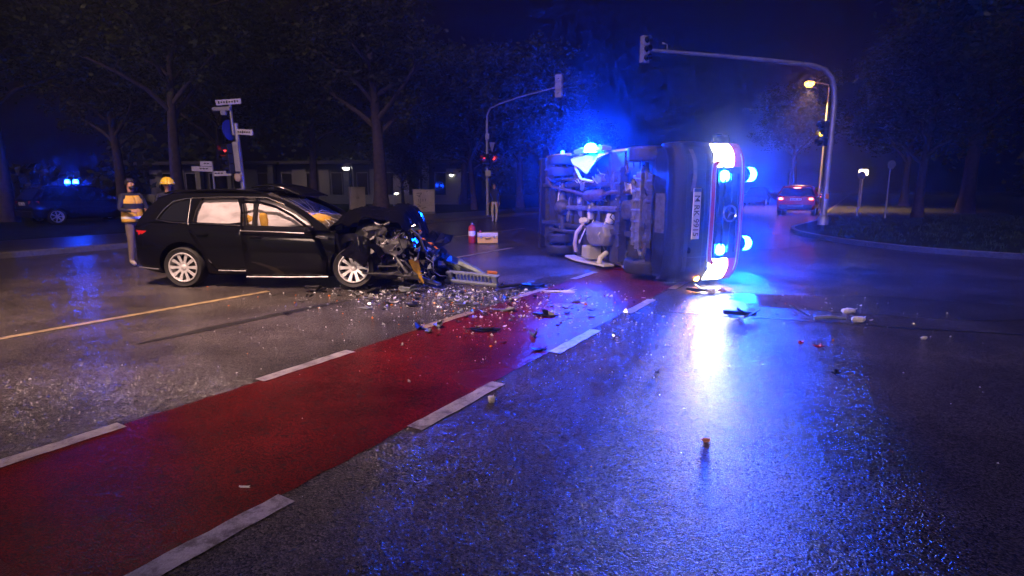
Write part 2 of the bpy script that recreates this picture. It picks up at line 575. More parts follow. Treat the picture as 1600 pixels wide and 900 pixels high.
# bicycle crossing and painted lines (children of the road)
def strip(name, s0, s1, n0, n1, m, z):
    ln = s1 - s0
    k = max(1, int(abs(ln) / .09))
    rg = random.Random(int(s0 * 31 + n0 * 7))
    jt = .006 if abs(n1 - n0) < .5 else .011
    L_ = [rd(s0 + ln * i / k, n0 + rg.uniform(-jt, jt)) for i in range(k + 1)]
    R_ = [rd(s0 + ln * i / k, n1 + rg.uniform(-jt, jt)) for i in range(k, -1, -1)]
    return sheet(name, [(p.x, p.y) for p in L_ + R_], m, z, road)


strip('bicycle_lane', -14, 11.5, -4.03, -2.39, REDLANE, .004)
for s in range(-8, 8):
    s0 = .66 + 2.0 * s
    if s0 > 14: break
    strip('lane_dash', s0, s0 + 1.02, -2.40, -2.275, WHITELINE, .008)
    strip('lane_dash', s0 + .07, s0 + 1.05, -4.09, -3.97, WHITELINE if s0 < 4 else YELLINE, .008)
for s0, s1, nn in ((-22, 5.35, -7.5), (9.0, 12.6, -7.55), (21, 33, -7.55), (14.5, 18.9, -10.8), (26, 44, -10.8), (-25, -6, -10.8)):
    strip('lane_line', s0, s1, nn - .055, nn + .055, YELLINE, .004)
# skid mark and tar joint
mb = MB()
A, B = Vector((-3.75, 5.5, 0)), Vector((-2.2, 7.85, 0))
t_ = (B - A).normalized(); q_ = Vector((-t_.y, t_.x, 0))
Lp, Rp = [], []
for i in range(13):
    f = i / 12; wd = .075 * min(1, f * 4 + .15, (1 - f) * 4 + .15) + .008 * math.sin(i * 2.3)
    p = A.lerp(B, f) + q_ * .03 * math.sin(f * 3)
    Lp.append(p + q_ * wd); Rp.append(p - q_ * wd)
sheet('tyre_skid_mark', [(p.x, p.y) for p in Lp + Rp[::-1]], TYREMARK, .004, road)
mb = MB()
J = [(1.9, 7.0), (2.8, 6.72), (3.4, 6.55), (4.25, 6.2), (5.5, 5.85), (8.0, 5.2), (12, 4.3)]
Lp = [(x, y + .022 + .008 * math.sin(x * 9)) for x, y in J]; Rp = [(x, y - .022) for x, y in J]
sheet('tar_joint', Lp + Rp[::-1], TYREMARK, .004, road)


# standing water
def puddle(cx_, cy_, rx, ry, rot, seed):
    P = []
    for k in range(40):
        a_ = 2 * math.pi * k / 40
        r_ = 1 + .35 * noise.noise((math.cos(a_) * 1.5, math.sin(a_) * 1.5, seed)) + .15 * noise.noise((math.cos(a_) * 5, math.sin(a_) * 5, seed))
        x, y = math.cos(a_) * rx * r_, math.sin(a_) * ry * r_
        P.append((cx_ + x * math.cos(rot) - y * math.sin(rot), cy_ + x * math.sin(rot) + y * math.cos(rot)))
    return sheet('puddle', P, PUDDLE, .0025, road)


puddle(4.9, 7.45, 2.0, .62, R(-14), 3.0)
puddle(7.6, 16.8, 1.0, 2.4, R(-22), 6.0)
puddle(1.0, 9.6, .75, .4, R(40), 8.0)


# ------------------------------------------------------------------ trees
def tree_meshes(idx, H, tr, spread, fork):
    rg = random.Random(100 + idx)
    tk = MB()
    path = []; rad = []
    lean = rg.uniform(-.03, .03)
    for i in range(9):
        f = i / 8
        path.append((lean * H * f + .08 * math.sin(f * 5 + idx), .06 * math.cos(f * 4 + idx), -.1 + f * H * .72))
        rad.append(tr * (1.35 if i == 0 else (1 - .78 * f)))
    tk.tube(path, rad, 10)
    tips = []
    nb = 15
    for k in range(nb):
        f = fork + (1 - fork) * k / nb
        base = Vector(path[min(8, int(f * 8))]).lerp(Vector(path[min(8, int(f * 8) + 1)]), f * 8 % 1)
        az = k * 2.4 + rg.uniform(-.3, .3)
        ln = spread * (1.0 - .45 * f) * rg.uniform(.75, 1.1)
        up = rg.uniform(.35, .9) + f * .5
        pts = [base]; r0 = tr * (1 - .78 * f) * .55
        for q in range(1, 5):
            u = q / 4
            pts.append(base + Vector((math.cos(az + .2 * math.sin(q)), math.sin(az + .2 * math.sin(q)), up * (1 - .3 * u))) * ln * u + Vector((rg.uniform(-.15, .15), rg.uniform(-.15, .15), rg.uniform(-.1, .2))))
        tk.tube(pts, [r0 * (1 - .2 * q) + .01 for q in range(5)], 6)
        tips += [pts[2], pts[3], pts[4]]
        for q in (2, 3):
            e = pts[q] + Vector((rg.uniform(-1, 1), rg.uniform(-1, 1), rg.uniform(-.2, .9))) * ln * .4
            tk.tube([pts[q], pts[q].lerp(e, .55) + Vector((0, 0, .1)), e], [r0 * .35, r0 * .22, .012], 5)
            tips.append(e)
    cr = MB()
    leaf = []
    for t in tips:
        n_cl = rg.randint(3, 5)
        for _ in range(n_cl):
            c = t + Vector((rg.gauss(0, .65), rg.gauss(0, .65), rg.gauss(0, .45)))
            cr_ = rg.uniform(.35, .75)
            for _ in range(rg.randint(26, 44)):
                p = c + Vector((rg.gauss(0, .5), rg.gauss(0, .5), rg.gauss(0, .38))) * cr_
                leaf.append(p)
    for p in leaf:
        sz = rg.uniform(.07, .14)
        a_ = Vector((rg.uniform(-1, 1), rg.uniform(-1, 1), rg.uniform(-.6, .3))).normalized()
        b_ = a_.cross(Vector((rg.uniform(-1, 1), rg.uniform(-1, 1), rg.uniform(-1, 1)))).normalized()
        cr.add([p - a_ * sz, p + b_ * sz * .55 + a_ * .1 * sz, p + a_ * sz, p - b_ * sz * .55 + a_ * .1 * sz], [(0, 1, 2, 3)])
    # from_pydata directly: no normal recalculation needed for single leaves
    me = bpy.data.meshes.new('crown'); me.from_pydata([tuple(p) for p in cr.v], [], cr.f); me.materials.append(LEAF if idx % 2 else LEAF2)
    tm = mesh_of('trunk', tk, BARK); smooth(tm, 60)
    return tm, me


TREE = [tree_meshes(0, 13, .38, 4.6, .42), tree_meshes(1, 11, .24, 4.0, .35), tree_meshes(2, 9.5, .17, 3.4, .3), tree_meshes(3, 12, .3, 4.8, .5)]


def tree(v, x, y, label, z=.1, rz=0.0, sc=1.0, group=None):
    t = thing('tree', label, 'tree', (x, y, z), rz, group)
    t.scale = (sc,) * 3
    obj('trunk', TREE[v][0], None, t)
    obj('crown', TREE[v][1], None, t)
    return t


tree(0, -6.4, 28.2, 'big tree with a thick bare trunk behind the crumpled bonnet of the black car', rz=.5, sc=1.0)
tree(3, -14.2, 24.5, 'tall dark tree behind the white finger signpost', rz=1.2)
tree(1, -10.6, 31.0, 'slender tree left of the thick trunked tree', rz=2.2, sc=1.1)
tree(2, -2.5, 37.0, 'thin tree just right of the grey cabinet', rz=.3, sc=1.2)
tree(1, .6, 40.0, 'thin tree behind the pedestrian in pale trousers', rz=3.9, sc=1.1)
tree(3, -21, 24.0, 'wide dark tree at the far left edge of the park', rz=4.4)
tree(0, -18.0, 36.0, 'tall dark tree in the second row above the pale building', rz=2.9)
tree(2, -8.3, 44.0, 'small thin tree by the pale lamp in front of the building', rz=5.1, sc=.75)
tree(1, -4.0, 48.0, 'dark tree far back in the park between cabinet and signal mast', rz=1.7, sc=1.25)
tree(3, 3.5, 52.0, 'dark tree far back beside the toppled ambulance tail', rz=.9, sc=1.0)
tree(1, 9.8, 72.0, 'low dark tree far down the road left of the blue glow', rz=4.1, sc=.95)
tree(1, 19.3, 27.2, 'tree close behind the right signal mast', rz=2.4, sc=.92)
tree(0, 24.5, 31.0, 'tall tree on the right verge behind the white globe lamp', rz=.2)
tree(3, 15.6, 15.6, 'tree on the right island whose branches hang in from the top right', rz=2.0, sc=1.08)
tree(1, 30.0, 44.0, 'dark tree in the right background beside the road', rz=3.3, sc=1.2)
tree(3, 27.0, 56.0, 'dark tree far down the street right of the red car', rz=5.0, sc=1.0)
tree(2, 24.0, 22.0, 'small tree at the far right edge of the verge', rz=1.1, sc=1.2)
tree(3, 33.0, 28.0, 'broad tree behind the small tree at the far right edge', rz=.6, sc=1.1)
tree(0, -27.0, 40.0, 'tall tree behind the wide tree at the far left', rz=.6, sc=1.05)
tree(3, 38.0, 78.0, 'distant tree where the street with the red car vanishes', rz=2.6, sc=1.2)
# hedge row far behind the park, one dark mass
hb = MB(); rg = random.Random(5)
for i in range(15000):
    f = rg.random()
    s = -20 + 150 * f
    p = rd(s, -62 + rg.gauss(0, 2.2) + 6 * math.sin(s * .09), 0)
    hz_ = rg.random() ** .8 * (4.2 + 2.2 * math.sin(s * .23) + 1.2 * math.sin(s * .71))
    p.z = hz_
    sz = rg.uniform(.25, .5)
    a_ = Vector((rg.uniform(-1, 1), rg.uniform(-1, 1), rg.uniform(-1, 1))).normalized(); b_ = a_.orthogonal().normalized()
    hb.add([p - a_ * sz, p + b_ * sz * .6, p + a_ * sz, p - b_ * sz * .6], [(0, 1, 2, 3)])
me = bpy.data.meshes.new('far_hedge'); me.from_pydata([tuple(p) for p in hb.v], [], hb.f); me.materials.append(LEAF)
o = obj('far_hedge', me, None); o['kind'] = 'stuff'; tag(o, 'dark mass of shrubs at the back of the park', 'shrubs')

hb = MB(); rg = random.Random(6)
for i in range(14000):
    f = rg.random()
    s = -10 + 150 * f
    p = rd(s, 26 + rg.gauss(0, 2.0) + 4 * math.sin(s * .11), 0)
    p.z = rg.random() ** .8 * (4.5 + 2.0 * math.sin(s * .21) + 1.2 * math.sin(s * .63))
    sz = rg.uniform(.25, .5)
    a_ = Vector((rg.uniform(-1, 1), rg.uniform(-1, 1), rg.uniform(-1, 1))).normalized(); b_ = a_.orthogonal().normalized()
    hb.add([p - a_ * sz, p + b_ * sz * .6, p + a_ * sz, p - b_ * sz * .6], [(0, 1, 2, 3)])
me = bpy.data.meshes.new('far_hedge'); me.from_pydata([tuple(p) for p in hb.v], [], hb.f); me.materials.append(LEAF)
o = obj('far_hedge', me, None); o['kind'] = 'stuff'; tag(o, 'dark mass of shrubs along the back of the right verge', 'shrubs')

# grass on the island and along the park edge
gb = MB(); rg = random.Random(9)
def blade(p, hgt):
    az = rg.uniform(0, 6.28); w_ = .012; l = rg.uniform(.02, .08)
    q = Vector((math.cos(az), math.sin(az), 0)); o_ = Vector((-q.y, q.x, 0)) * w_
    gb.add([p - o_, p + o_, p + q * l + Vector((0, 0, hgt))], [(0, 1, 2)])
cnt = 0
while cnt < 9000:
    x, y = rg.uniform(9.3, 26), rg.uniform(10, 32)
    n_ = x * N_.x + y * N_.y
    if n_ < -1.0 or (x - 9.2) < .3 or math.hypot(x - 15, y - 17) < 0: continue
    inside = False
    for i in range(len(RKc)):
        p, q = RKc[i], RKc[(i + 1) % len(RKc)]
        if (p.y > y) != (q.y > y) and x < (q.x - p.x) * (y - p.y) / (q.y - p.y) + p.x: inside = not inside
    if not inside: continue
    for _ in range(3):
        blade(Vector((x + rg.gauss(0, .05), y + rg.gauss(0, .05), .11)), rg.uniform(.04, .13)); cnt += 1
me = bpy.data.meshes.new('grass'); me.from_pydata([tuple(p) for p in gb.v], [], gb.f); me.materials.append(BLADE)
o = obj('grass', me, None); o['kind'] = 'stuff'; tag(o, 'short dark grass on the kerbed island at the right', 'grass')


# ------------------------------------------------------------------ signals, posts, signs
def signal_head(par, loc, face, lit=None, n=3, casing=None, lens_r=.095, sc=1.0, back=None):
    """face: angle (about z) of the direction the lenses look; built on local +x"""
    M = Matrix.Translation(loc) @ Matrix.Rotation(face, 4, 'Z') @ Matrix.Scale(sc, 4)
    hgt = .3 * n
    mb = MB()
    for i in range(n):
        zc = hgt / 2 - .15 - .3 * i
        mb.box((0, 0, zc), (.2, .29, .294))
    me = mesh_of('signal_head', mb, [casing or HEADBLACK]); me.transform(M)
    hd = obj('signal_head', me, None, par, bevel=.02)
    for i in range(n):
        zc = hgt / 2 - .15 - .3 * i
        mb = MB(); mb.lathe([(.001, .125), (lens_r * .6, .122), (lens_r, .104)], (0, 0, zc), 'X', 16)
        key = (lit == i)
        me = mesh_of('lens', mb, [(SIGRED_E if i == 0 else SIGAMB_E) if key else DARKGLASS]); me.transform(M); smooth(me)
        obj('lens', me, None, hd)
        mb = MB()
        def vf(u, v, zc=zc):
            an = R(-25) + u * R(230)
            return (.1 + v * (.2 - .08 * abs(u - .5)), math.cos(an) * (lens_r + .018), zc + math.sin(an) * (lens_r + .018))
        mb.grid(vf, 14, 2)
        me = mesh_of('visor', mb, [HEADBLACK]); me.transform(M)
        obj('visor', me, None, hd, solid=.006)
    if back:
        mb = MB(); mb.box((-.06, 0, 0), (.02, .5, hgt + .2))
        me = mesh_of('backing_board', mb, [back]); me.transform(M)
        obj('backing_board', me, None, hd, bevel=.008)
    for zb_ in (.3, -.3):
        mb = MB(); mb.box((-.14, 0, hgt * zb_), (.12, .06, .05))
        me = mesh_of('bracket', mb, [GALV]); me.transform(M)
        obj('bracket', me, None, hd)
    return hd


# right mast: post that bends over into a long arm
mast = thing('signal_mast', 'tall bent signal mast with a long arm standing beside the red car', 'signal mast', (11.95, 22, .1))
pth = [(0, 0, 0), (0, 0, 2), (0, 0, 4.5), (-.05, 0, 5.0), (-.22, -.05, 5.42), (-.55, -.13, 5.68), (-1.0, -.24, 5.78), (-2.5, -.6, 5.86), (-5, -1.2, 5.93), (-7.5, -1.8, 5.98)]
mb = MB(); mb.tube(pth, [.115, .11, .1, .098, .095, .092, .09, .08, .068, .055], 12); mb.lathe([(.19, -.02), (.19, .3), (.14, .36), (.115, .4)], (0, 0, 0), 'Z', 12)
obj('pole', mb, GALV, mast, sm=40)
signal_head(mast, (-.33, -.06, 3.4), R(200), lit=1)
signal_head(mast, (-7.5, -1.8, 5.98), R(300), casing=HEADGREY, sc=.95)
mb = MB(); mb.tube([(-6.7, -1.6, 5.96), (-6.7, -1.6, 6.2), (-6.82, -1.6, 6.22)], .018, 6); mb.box((-6.84, -1.6, 6.22), (.08, .06, .06))
obj('detector', mb, GALV, mast)
mb = MB(); mb.box((0.0, .14, 3.45), (.34, .06, .9)); 
obj('backing_board', mb, HEADGREY, mast, bevel=.01)
mb = MB(); mb.box((0, -.12, 1.1), (.11, .07, .2)); obj('push_button_box', mb, AMBERLENS, mast, bevel=.01)

# far mast in the middle with its arm coming towards us
mast2 = thing('signal_mast', 'slim signal mast beside the pedestrian, its arm reaching towards the ambulance', 'signal mast', (-1.25, 29.4, .12))
pth = [(0, 0, 0), (0, 0, 4.6), (.05, -.12, 5.0), (.2, -.5, 5.2), (.6, -1.5, 5.25), (1.6, -3.6, 5.28), (3.15, -6.8, 5.2)]
mb = MB(); mb.tube(pth, [.075, .06, .05, .042, .036, .032, .028], 10); obj('pole', mb, POLEGREY, mast2, sm=40)
signal_head(mast2, (3.05, -6.6, 5.22), R(60), casing=HEADGREY, sc=.95)
signal_head(mast2, (-.05, -.25, 2.75), R(215), lit=0, n=2)
signal_head(mast2, (.26, -.05, 2.7), R(310), lit=0, n=2)
for q_, d_2 in (((.02, -.16, 3.9), (.2, .1, .28)), ((.05, -.18, 2.1), (.3, .1, .3))):
    mb = MB(); mb.box(q_, d_2); obj('equipment_box', mb, HEADGREY, mast2, bevel=.02)
mb = MB(); mb.prism([(-.3, 3.62), (.3, 3.62), (0, 3.12)], lambda x, z: (x * .5 + .25, -.12 + x * .2, z), lambda x, z: (x * .5 + .25, -.1 + x * .2, z)); obj('warning_sign', mb, GALV, mast2)

# left signal post with two street-name boxes
post = thing('signal_post', 'leaning signal post with two pinkish street name signs behind the black car roof', 'signal post', (-8.35, 18.1, .12))
post.rotation_euler = (0, R(-2.2), 0)
mb = MB(); mb.tube([(0, 0, 0), (0, 0, 3.35)], [.075, .07], 12); mb.lathe([(.12, -.02), (.12, .22), (.075, .3)], (0, 0, 0), 'Z', 12); obj('pole', mb, GALV, post, sm=40)
mb = MB(); mb.tube([(-.1, -.02, 3.0), (-.1, -.02, 4.05)], .045, 10); obj('upper_pole', mb, GALV, post, sm=40)
mb = MB(); mb.box((-.12, -.05, 3.98), (.72, .06, .16), (0, R(-4), R(14))); o = obj('street_name_sign', mb, SIGNWHITE, post, bevel=.015, label='upper street name sign')
mb = MB()
for k in range(8):
    mb.box((-.12 + math.cos(R(14)) * (-.27 + k * .075) + .008, -.081 + math.sin(R(14)) * (-.27 + k * .075), 3.98 + (-.27 + k * .075) * math.tan(R(4))), (.045, .01, .05 + .03 * (k % 3 == 0)), (0, R(-4), R(14)))
obj('lettering', mb, INK, o)
mb = MB(); mb.box((.2, -.06, 3.08), (.72, .06, .17), (0, R(6), R(-12))); o = obj('street_name_sign', mb, SIGNWHITE, post, bevel=.015, label='lower street name sign')
mb = MB()
for k in range(8):
    mb.box((.2 + math.cos(R(12)) * (-.27 + k * .075) - .007, -.093 - math.sin(R(12)) * (-.27 + k * .075), 3.08 - (-.27 + k * .075) * math.tan(R(6))), (.045, .01, .05 + .03 * (k % 4 == 0)), (0, R(6), R(-12)))
obj('lettering', mb, INK, o)
mb = MB(); mb.box((-.32, -.08, 3.78), (.5, .12, .12)); mb.box((-.28, -.1, 3.66), (.16, .12, .14)); mb.lathe([(.07, -.06), (.075, 0), (.05, .08)], (-.56, -.08, 3.78), 'X', 10); obj('camera_housing', mb, HEADGREY, post, bevel=.02)
mb = MB(); mb.lathe([(.31, -.008), (.31, .008)], (0, 0, 0), 'X', 20)
me = mesh_of('round_sign', mb, [SIGNBLUE]); me.transform(Matrix.Translation((-.2, -.06, 3.15)) @ Matrix.Rotation(R(-12), 4, 'Z')); obj('round_sign', me, None, post)
signal_head(post, (-.3, -.06, 2.3), R(230), lit=0)
mb = MB(); mb.box((-.04, -.1, 2.35), (.18, .06, .9)); obj('backing_board', mb, HEADGREY, post, bevel=.01)
mb = MB(); mb.chunk((-.06, -.13, 1.72), (.24, .16, .26), seed=3, jit=.1); obj('push_button_box', mb, mat('tan_casing', (.5, .38, .28), .5), post)

# finger signpost
fp = thing('finger_signpost', 'slim signpost with three white finger boards left of the signal post', 'signpost', (-10.7, 20.8, .12))
mb = MB(); mb.tube([(0, 0, 0), (0, 0, 2.32)], .035, 10); obj('pole', mb, GALV, fp, sm=40)
for i, (cx_, cz_, wd, ry) in enumerate(((-.36, 2.06, .72, 2), (-.2, 2.24, .4, 0), (.36, 1.9, .66, -2))):
    mb = MB(); mb.box((cx_, -.05, cz_), (wd, .025, .17), (0, R(ry), R(3 if i < 2 else -6)))
    bd = obj('finger_board', mb, SIGNWHITE, fp, bevel=.006)
    mb = MB()
    for k in range(5 if wd > .5 else 3):
        mb.box((cx_ - wd * .36 + k * .11, -.0655, cz_ + .01), (.075, .003, .035), (0, R(ry), R(3 if i < 2 else -6)))
    obj('lettering', mb, INK, bd)

# slim posts on the right verge
for x, y, hgt, lb in ((17.2, 28.6, 2.1, 'short round topped post left of the taller one on the right verge'), (17.3, 26.6, 2.55, 'taller round topped sign post on the right verge')):
    t = thing('sign_post', lb, 'sign post', (x, y, .1))
    mb = MB(); mb.tube([(0, 0, 0), (0, 0, hgt)], .04, 8); obj('pole', mb, GALV, t, sm=40)
    mb = MB(); mb.lathe([(.2, -.008), (.2, .008)], (0, -.05, hgt - .1), 'Y', 16); obj('sign_plate', mb, POLEGREY, t)


# ------------------------------------------------------------------ lamps
def street_lamp(label, x, y, hgt, arm, em, head=(.5, .22, .12), rz=0.0, z=0.0, group=None, power=0):
    t = thing('street_lamp', label, 'street lamp', (x, y, z), rz, group)
    mb = MB(); mb.tube([(0, 0, 0), (0, 0, hgt * .6), (0, 0, hgt - .35), (-.1, 0, hgt - .1), (-arm * .4, 0, hgt), (-arm, 0, hgt + .08)], [.09, .07, .055, .05, .045, .04], 10); obj('pole', mb, GALV, t, sm=40)
    mb = MB(); mb.box((-arm - head[0] / 2 + .1, 0, hgt + .1), head, (0, R(4), 0)); obj('lamp_housing', mb, POLEGREY, t, bevel=.03)
    mb = MB(); mb.lathe([(.001, -.3), (.18, -.26), (.28, -.12), (.3, 0)], (-arm - head[0] / 2 + .1, 0, hgt + .03), 'Z', 16); obj('lamp_glass', mb, em, t, sm=60)
    if power:
        l = bpy.data.lights.new('lamp_light', 'SPOT'); l.energy = power; l.color = (1, .5, .12); l.spot_size = R(115); l.spot_blend = .6; l.shadow_soft_size = .15
        lo = bpy.data.objects.new('lamp_light', l); C.objects.link(lo); lo.parent = t; lo.location = (-arm - head[0] / 2 + .1, 0, hgt - .32)
    return t


street_lamp('tall street lamp glowing orange left of the bent signal mast', 21.3, 40, 8.4, 1.2, SODIUM_E, rz=.0, power=1000)
street_lamp('tiny far street lamp glowing white down the street above the cars', 32.5, 84, 4.2, .5, WARM_E, rz=0)
# added lamp, unseen, with wire and poles across the junction, above the frame: the pool of warm light on the road comes from it
wl = thing('added_wire_lamp', 'unseen street lamp added on a span wire above the junction, left of the viewpoint', 'street lamp', (-5.2, 5.6, 7.4))
mb = MB(); mb.lathe([(.05, .3), (.12, .26), (.3, .06), (.33, 0)], (0, 0, 0), 'Z', 20); obj('lamp_housing', mb, POLEGREY, wl, sm=50)
mb = MB(); mb.lathe([(.001, -.1), (.16, -.08), (.27, -.01), (.28, .02)], (0, 0, 0), 'Z', 20); obj('lamp_glass', mb, mat('warm_lamp_glow', (.9, .7, .5), .3, emis=(1, .66, .5), es=4), wl, sm=60)
pa_, pb_ = rd(-2.6, -16.8) - Vector((-5.2, 5.6, 0)), rd(1.0, 4.6) - Vector((-5.2, 5.6, 0))
pb_ = Vector((11.3, -9.5, 0)) - Vector((-5.2, 5.6, 0))
mb = MB(); mb.tube([pa_ + Vector((0, 0, .75)), pa_ * .5 + Vector((0, 0, .45)), (0, 0, .3), pb_ * .5 + Vector((0, 0, .5)), pb_ + Vector((0, 0, .9))], .008, 6); obj('span_wire', mb, STEEL, wl)
for p_ in (pa_, pb_):
    mb = MB(); mb.tube([p_ + Vector((0, 0, -7.4)), p_ + Vector((0, 0, 1.1))], [.12, .08], 10); obj('wire_pole', mb, GALV, wl, sm=40)
l = bpy.data.lights.new('lamp_light', 'SPOT'); l.energy = 430; l.color = (1, .62, .5); l.spot_size = R(118); l.spot_blend = .9; l.shadow_soft_size = .25
lo = bpy.data.objects.new('lamp_light', l); C.objects.link(lo); lo.parent = wl; lo.location = (0, 0, -.15); lo.rotation_euler = Vector((-2.5, -4.9, 7.4)).to_track_quat('Z', 'Y').to_euler()
# globe lamp in the right background
t = thing('globe_lamp', 'square white lantern glowing on a low post in the right background', 'lamp', (24.2, 40, .1))
mb = MB(); mb.tube([(0, 0, 0), (0, 0, 2.2)], .05, 8); obj('pole', mb, GALV, t)
mb = MB(); mb.box((0, 0, 2.42), (.46, .46, .42)); obj('lamp_glass', mb, WARM_E, t, bevel=.08)
mb = MB(); mb.box((0, 0, 2.68), (.56, .56, .06)); obj('lamp_cap', mb, DARKPLASTIC, t, bevel=.02)


def park_lamp(label, x, y, z, r, em, pole=True, off=.5):
    t = thing('park_lamp', label, 'lamp', (x, y, .1))
    mb = MB(); mb.tube([(off, 0, 0), (off, 0, z - .25), (off * .8, 0, z + r * 1.2), (0, 0, z + r * 1.3)], .035, 8); obj('pole', mb, GALV, t, sm=40)
    mb = MB(); mb.lathe([(r * 1.5, 0), (r * 1.05, r * .7), (r * .3, r * 1.25)], (0, 0, z), 'Z', 16); obj('lamp_shade', mb, POLEGREY, t)
    mb = MB(); mb.lathe([(.001, -r * .9), (r * .8, -r * .6), (r * 1.1, 0), (r * .8, r * .5)], (0, 0, z), 'Z', 16); obj('lamp_glass', mb, em, t, sm=60)
    return t


park_lamp('pale hanging park lamp in front of the pillared building', -12.7, 44.5, 2.9, .24, LAMP_E)
park_lamp('small bright park lamp above the grey cabinet', -5.2, 50, 2.5, .17, LAMP_E)
park_lamp('tiny far park lamp right of the thick tree trunk', -12.4, 72, 2.4, .13, LAMP_E)
park_lamp('low bent garden lamp beside the grey cabinet', -7.6, 38, 1.05, .12, LAMP_E, off=-.2)

# ------------------------------------------------------------------ utility cabinets
def cabinet(label, x, y, wd, dp, hgt, rz, marks):
    t = thing('utility_cabinet', label, 'cabinet', (x, y, .11), rz)
    mb = MB(); mb.box((0, 0, .06), (wd + .04, dp + .04, .14)); obj('plinth', mb, KERB, t, bevel=.01)
    mb = MB(); mb.box((0, 0, .13 + hgt / 2), (wd, dp, hgt)); obj('body', mb, CABINET, t, bevel=.015)
    mb = MB(); mb.box((0, 0, .13 + hgt + .035), (wd + .08, dp + .08, .06), taper=.93); obj('lid', mb, CABINET, t, bevel=.012)
    for s in (-1, 1):
        mb = MB(); mb.box((s * wd * .245, -dp / 2 - .006, .13 + hgt / 2), (wd * .47, .016, hgt * .92)); dr = obj('door', mb, CABINET, t, bevel=.006)
        mb = MB(); mb.box((-s * .0 + s * wd * .06, -dp / 2 - .02, .13 + hgt * .55), (.03, .02, .14)); obj('handle', mb, DARKPLASTIC, dr)
    if marks:
        mb = MB()
        for (x0, z0, x1, z1) in ((-.4, 1.0, -.12, 1.02), (-.12, 1.02, -.3, .82), (-.38, .9, -.2, .8), (-.3, .7, -.28, .45), (-.2, .72, -.2, .46), (-.36, .42, -.22, .36), (-.33, .3, -.18, .34), (.1, 1.08, .2, 1.1), (-.15, .2, .1, .28)):
            mb.tube([(x0, -dp / 2 - .018, z0 + .1), ((x0 + x1) / 2 + .02, -dp / 2 - .018, (z0 + z1) / 2 + .1), (x1, -dp / 2 - .018, z1 + .1)], .016, 5)
        obj('graffiti', mb, INK, t)
    return t


cabinet('wide grey utility cabinet with graffiti on the verge right of the black car', -4.75, 31.0, 1.12, .5, 1.12, R(14), True)
cabinet('pale grey utility cabinet beside the thick tree trunk', -9.0, 33.5, .85, .5, 1.25, R(25), False)

# ------------------------------------------------------------------ building behind the park
bl = thing('building', 'long low building with pale pillars and dark windows behind the trees', 'building', (-19, 52, .1), R(-8))
LB = 30.0
mb = MB(); mb.box((0, 4, 1.7), (LB, 8, 3.4)); obj('wall', mb, DARKWALL, bl)
mb = MB(); mb.box((0, 3.6, 3.55), (LB + .8, 9.6, .3)); obj('roof', mb, DARKWALL, bl, bevel=.03)
for i in range(13):
    x = -LB / 2 + .8 + i * 2.36
    if i % 3 == 2:
        mb = MB(); mb.box((x, -.5, 1.7), (.5, .5, 3.4)); obj('pillar', mb, CREAM, bl, bevel=.02)
    else:
        mb = MB(); mb.box((x, -.03, 1.5), (.95 if i % 2 else 1.3, .12, 3.0)); obj('wall_panel', mb, CREAM, bl, bevel=.01)
    mb = MB(); mb.box((x + 1.18, -.02, 1.55), (.95, .08, 2.2)); wn = obj('window', mb, DARKGLASS, bl)
    mb = MB()
    for (cx_, cz_, sx_, sz_) in ((0, 1.13, 1.05, .07), (0, -1.13, 1.05, .07), (-.5, 0, .06, 2.2), (.5, 0, .06, 2.2)):
        mb.box((x + 1.18 + cx_, -.05, 1.55 + cz_), (sx_, .1, sz_))
    obj('window_frame', mb, POLEGREY, wn)
mb = MB(); mb.box((0, -2.0, .4), (LB, .3, .8)); obj('plinth_wall', mb, CREAM, bl)


# ------------------------------------------------------------------ vehicles: shared pieces
def lerp_tab(tab, x):
    if x <= tab[0][0]: return tab[0][1]
    for (a_, b_), (c2, d2) in zip(tab, tab[1:]):
        if x <= c2:
            return b_ + (d2 - b_) * (x - a_) / (c2 - a_)
    return tab[-1][1]


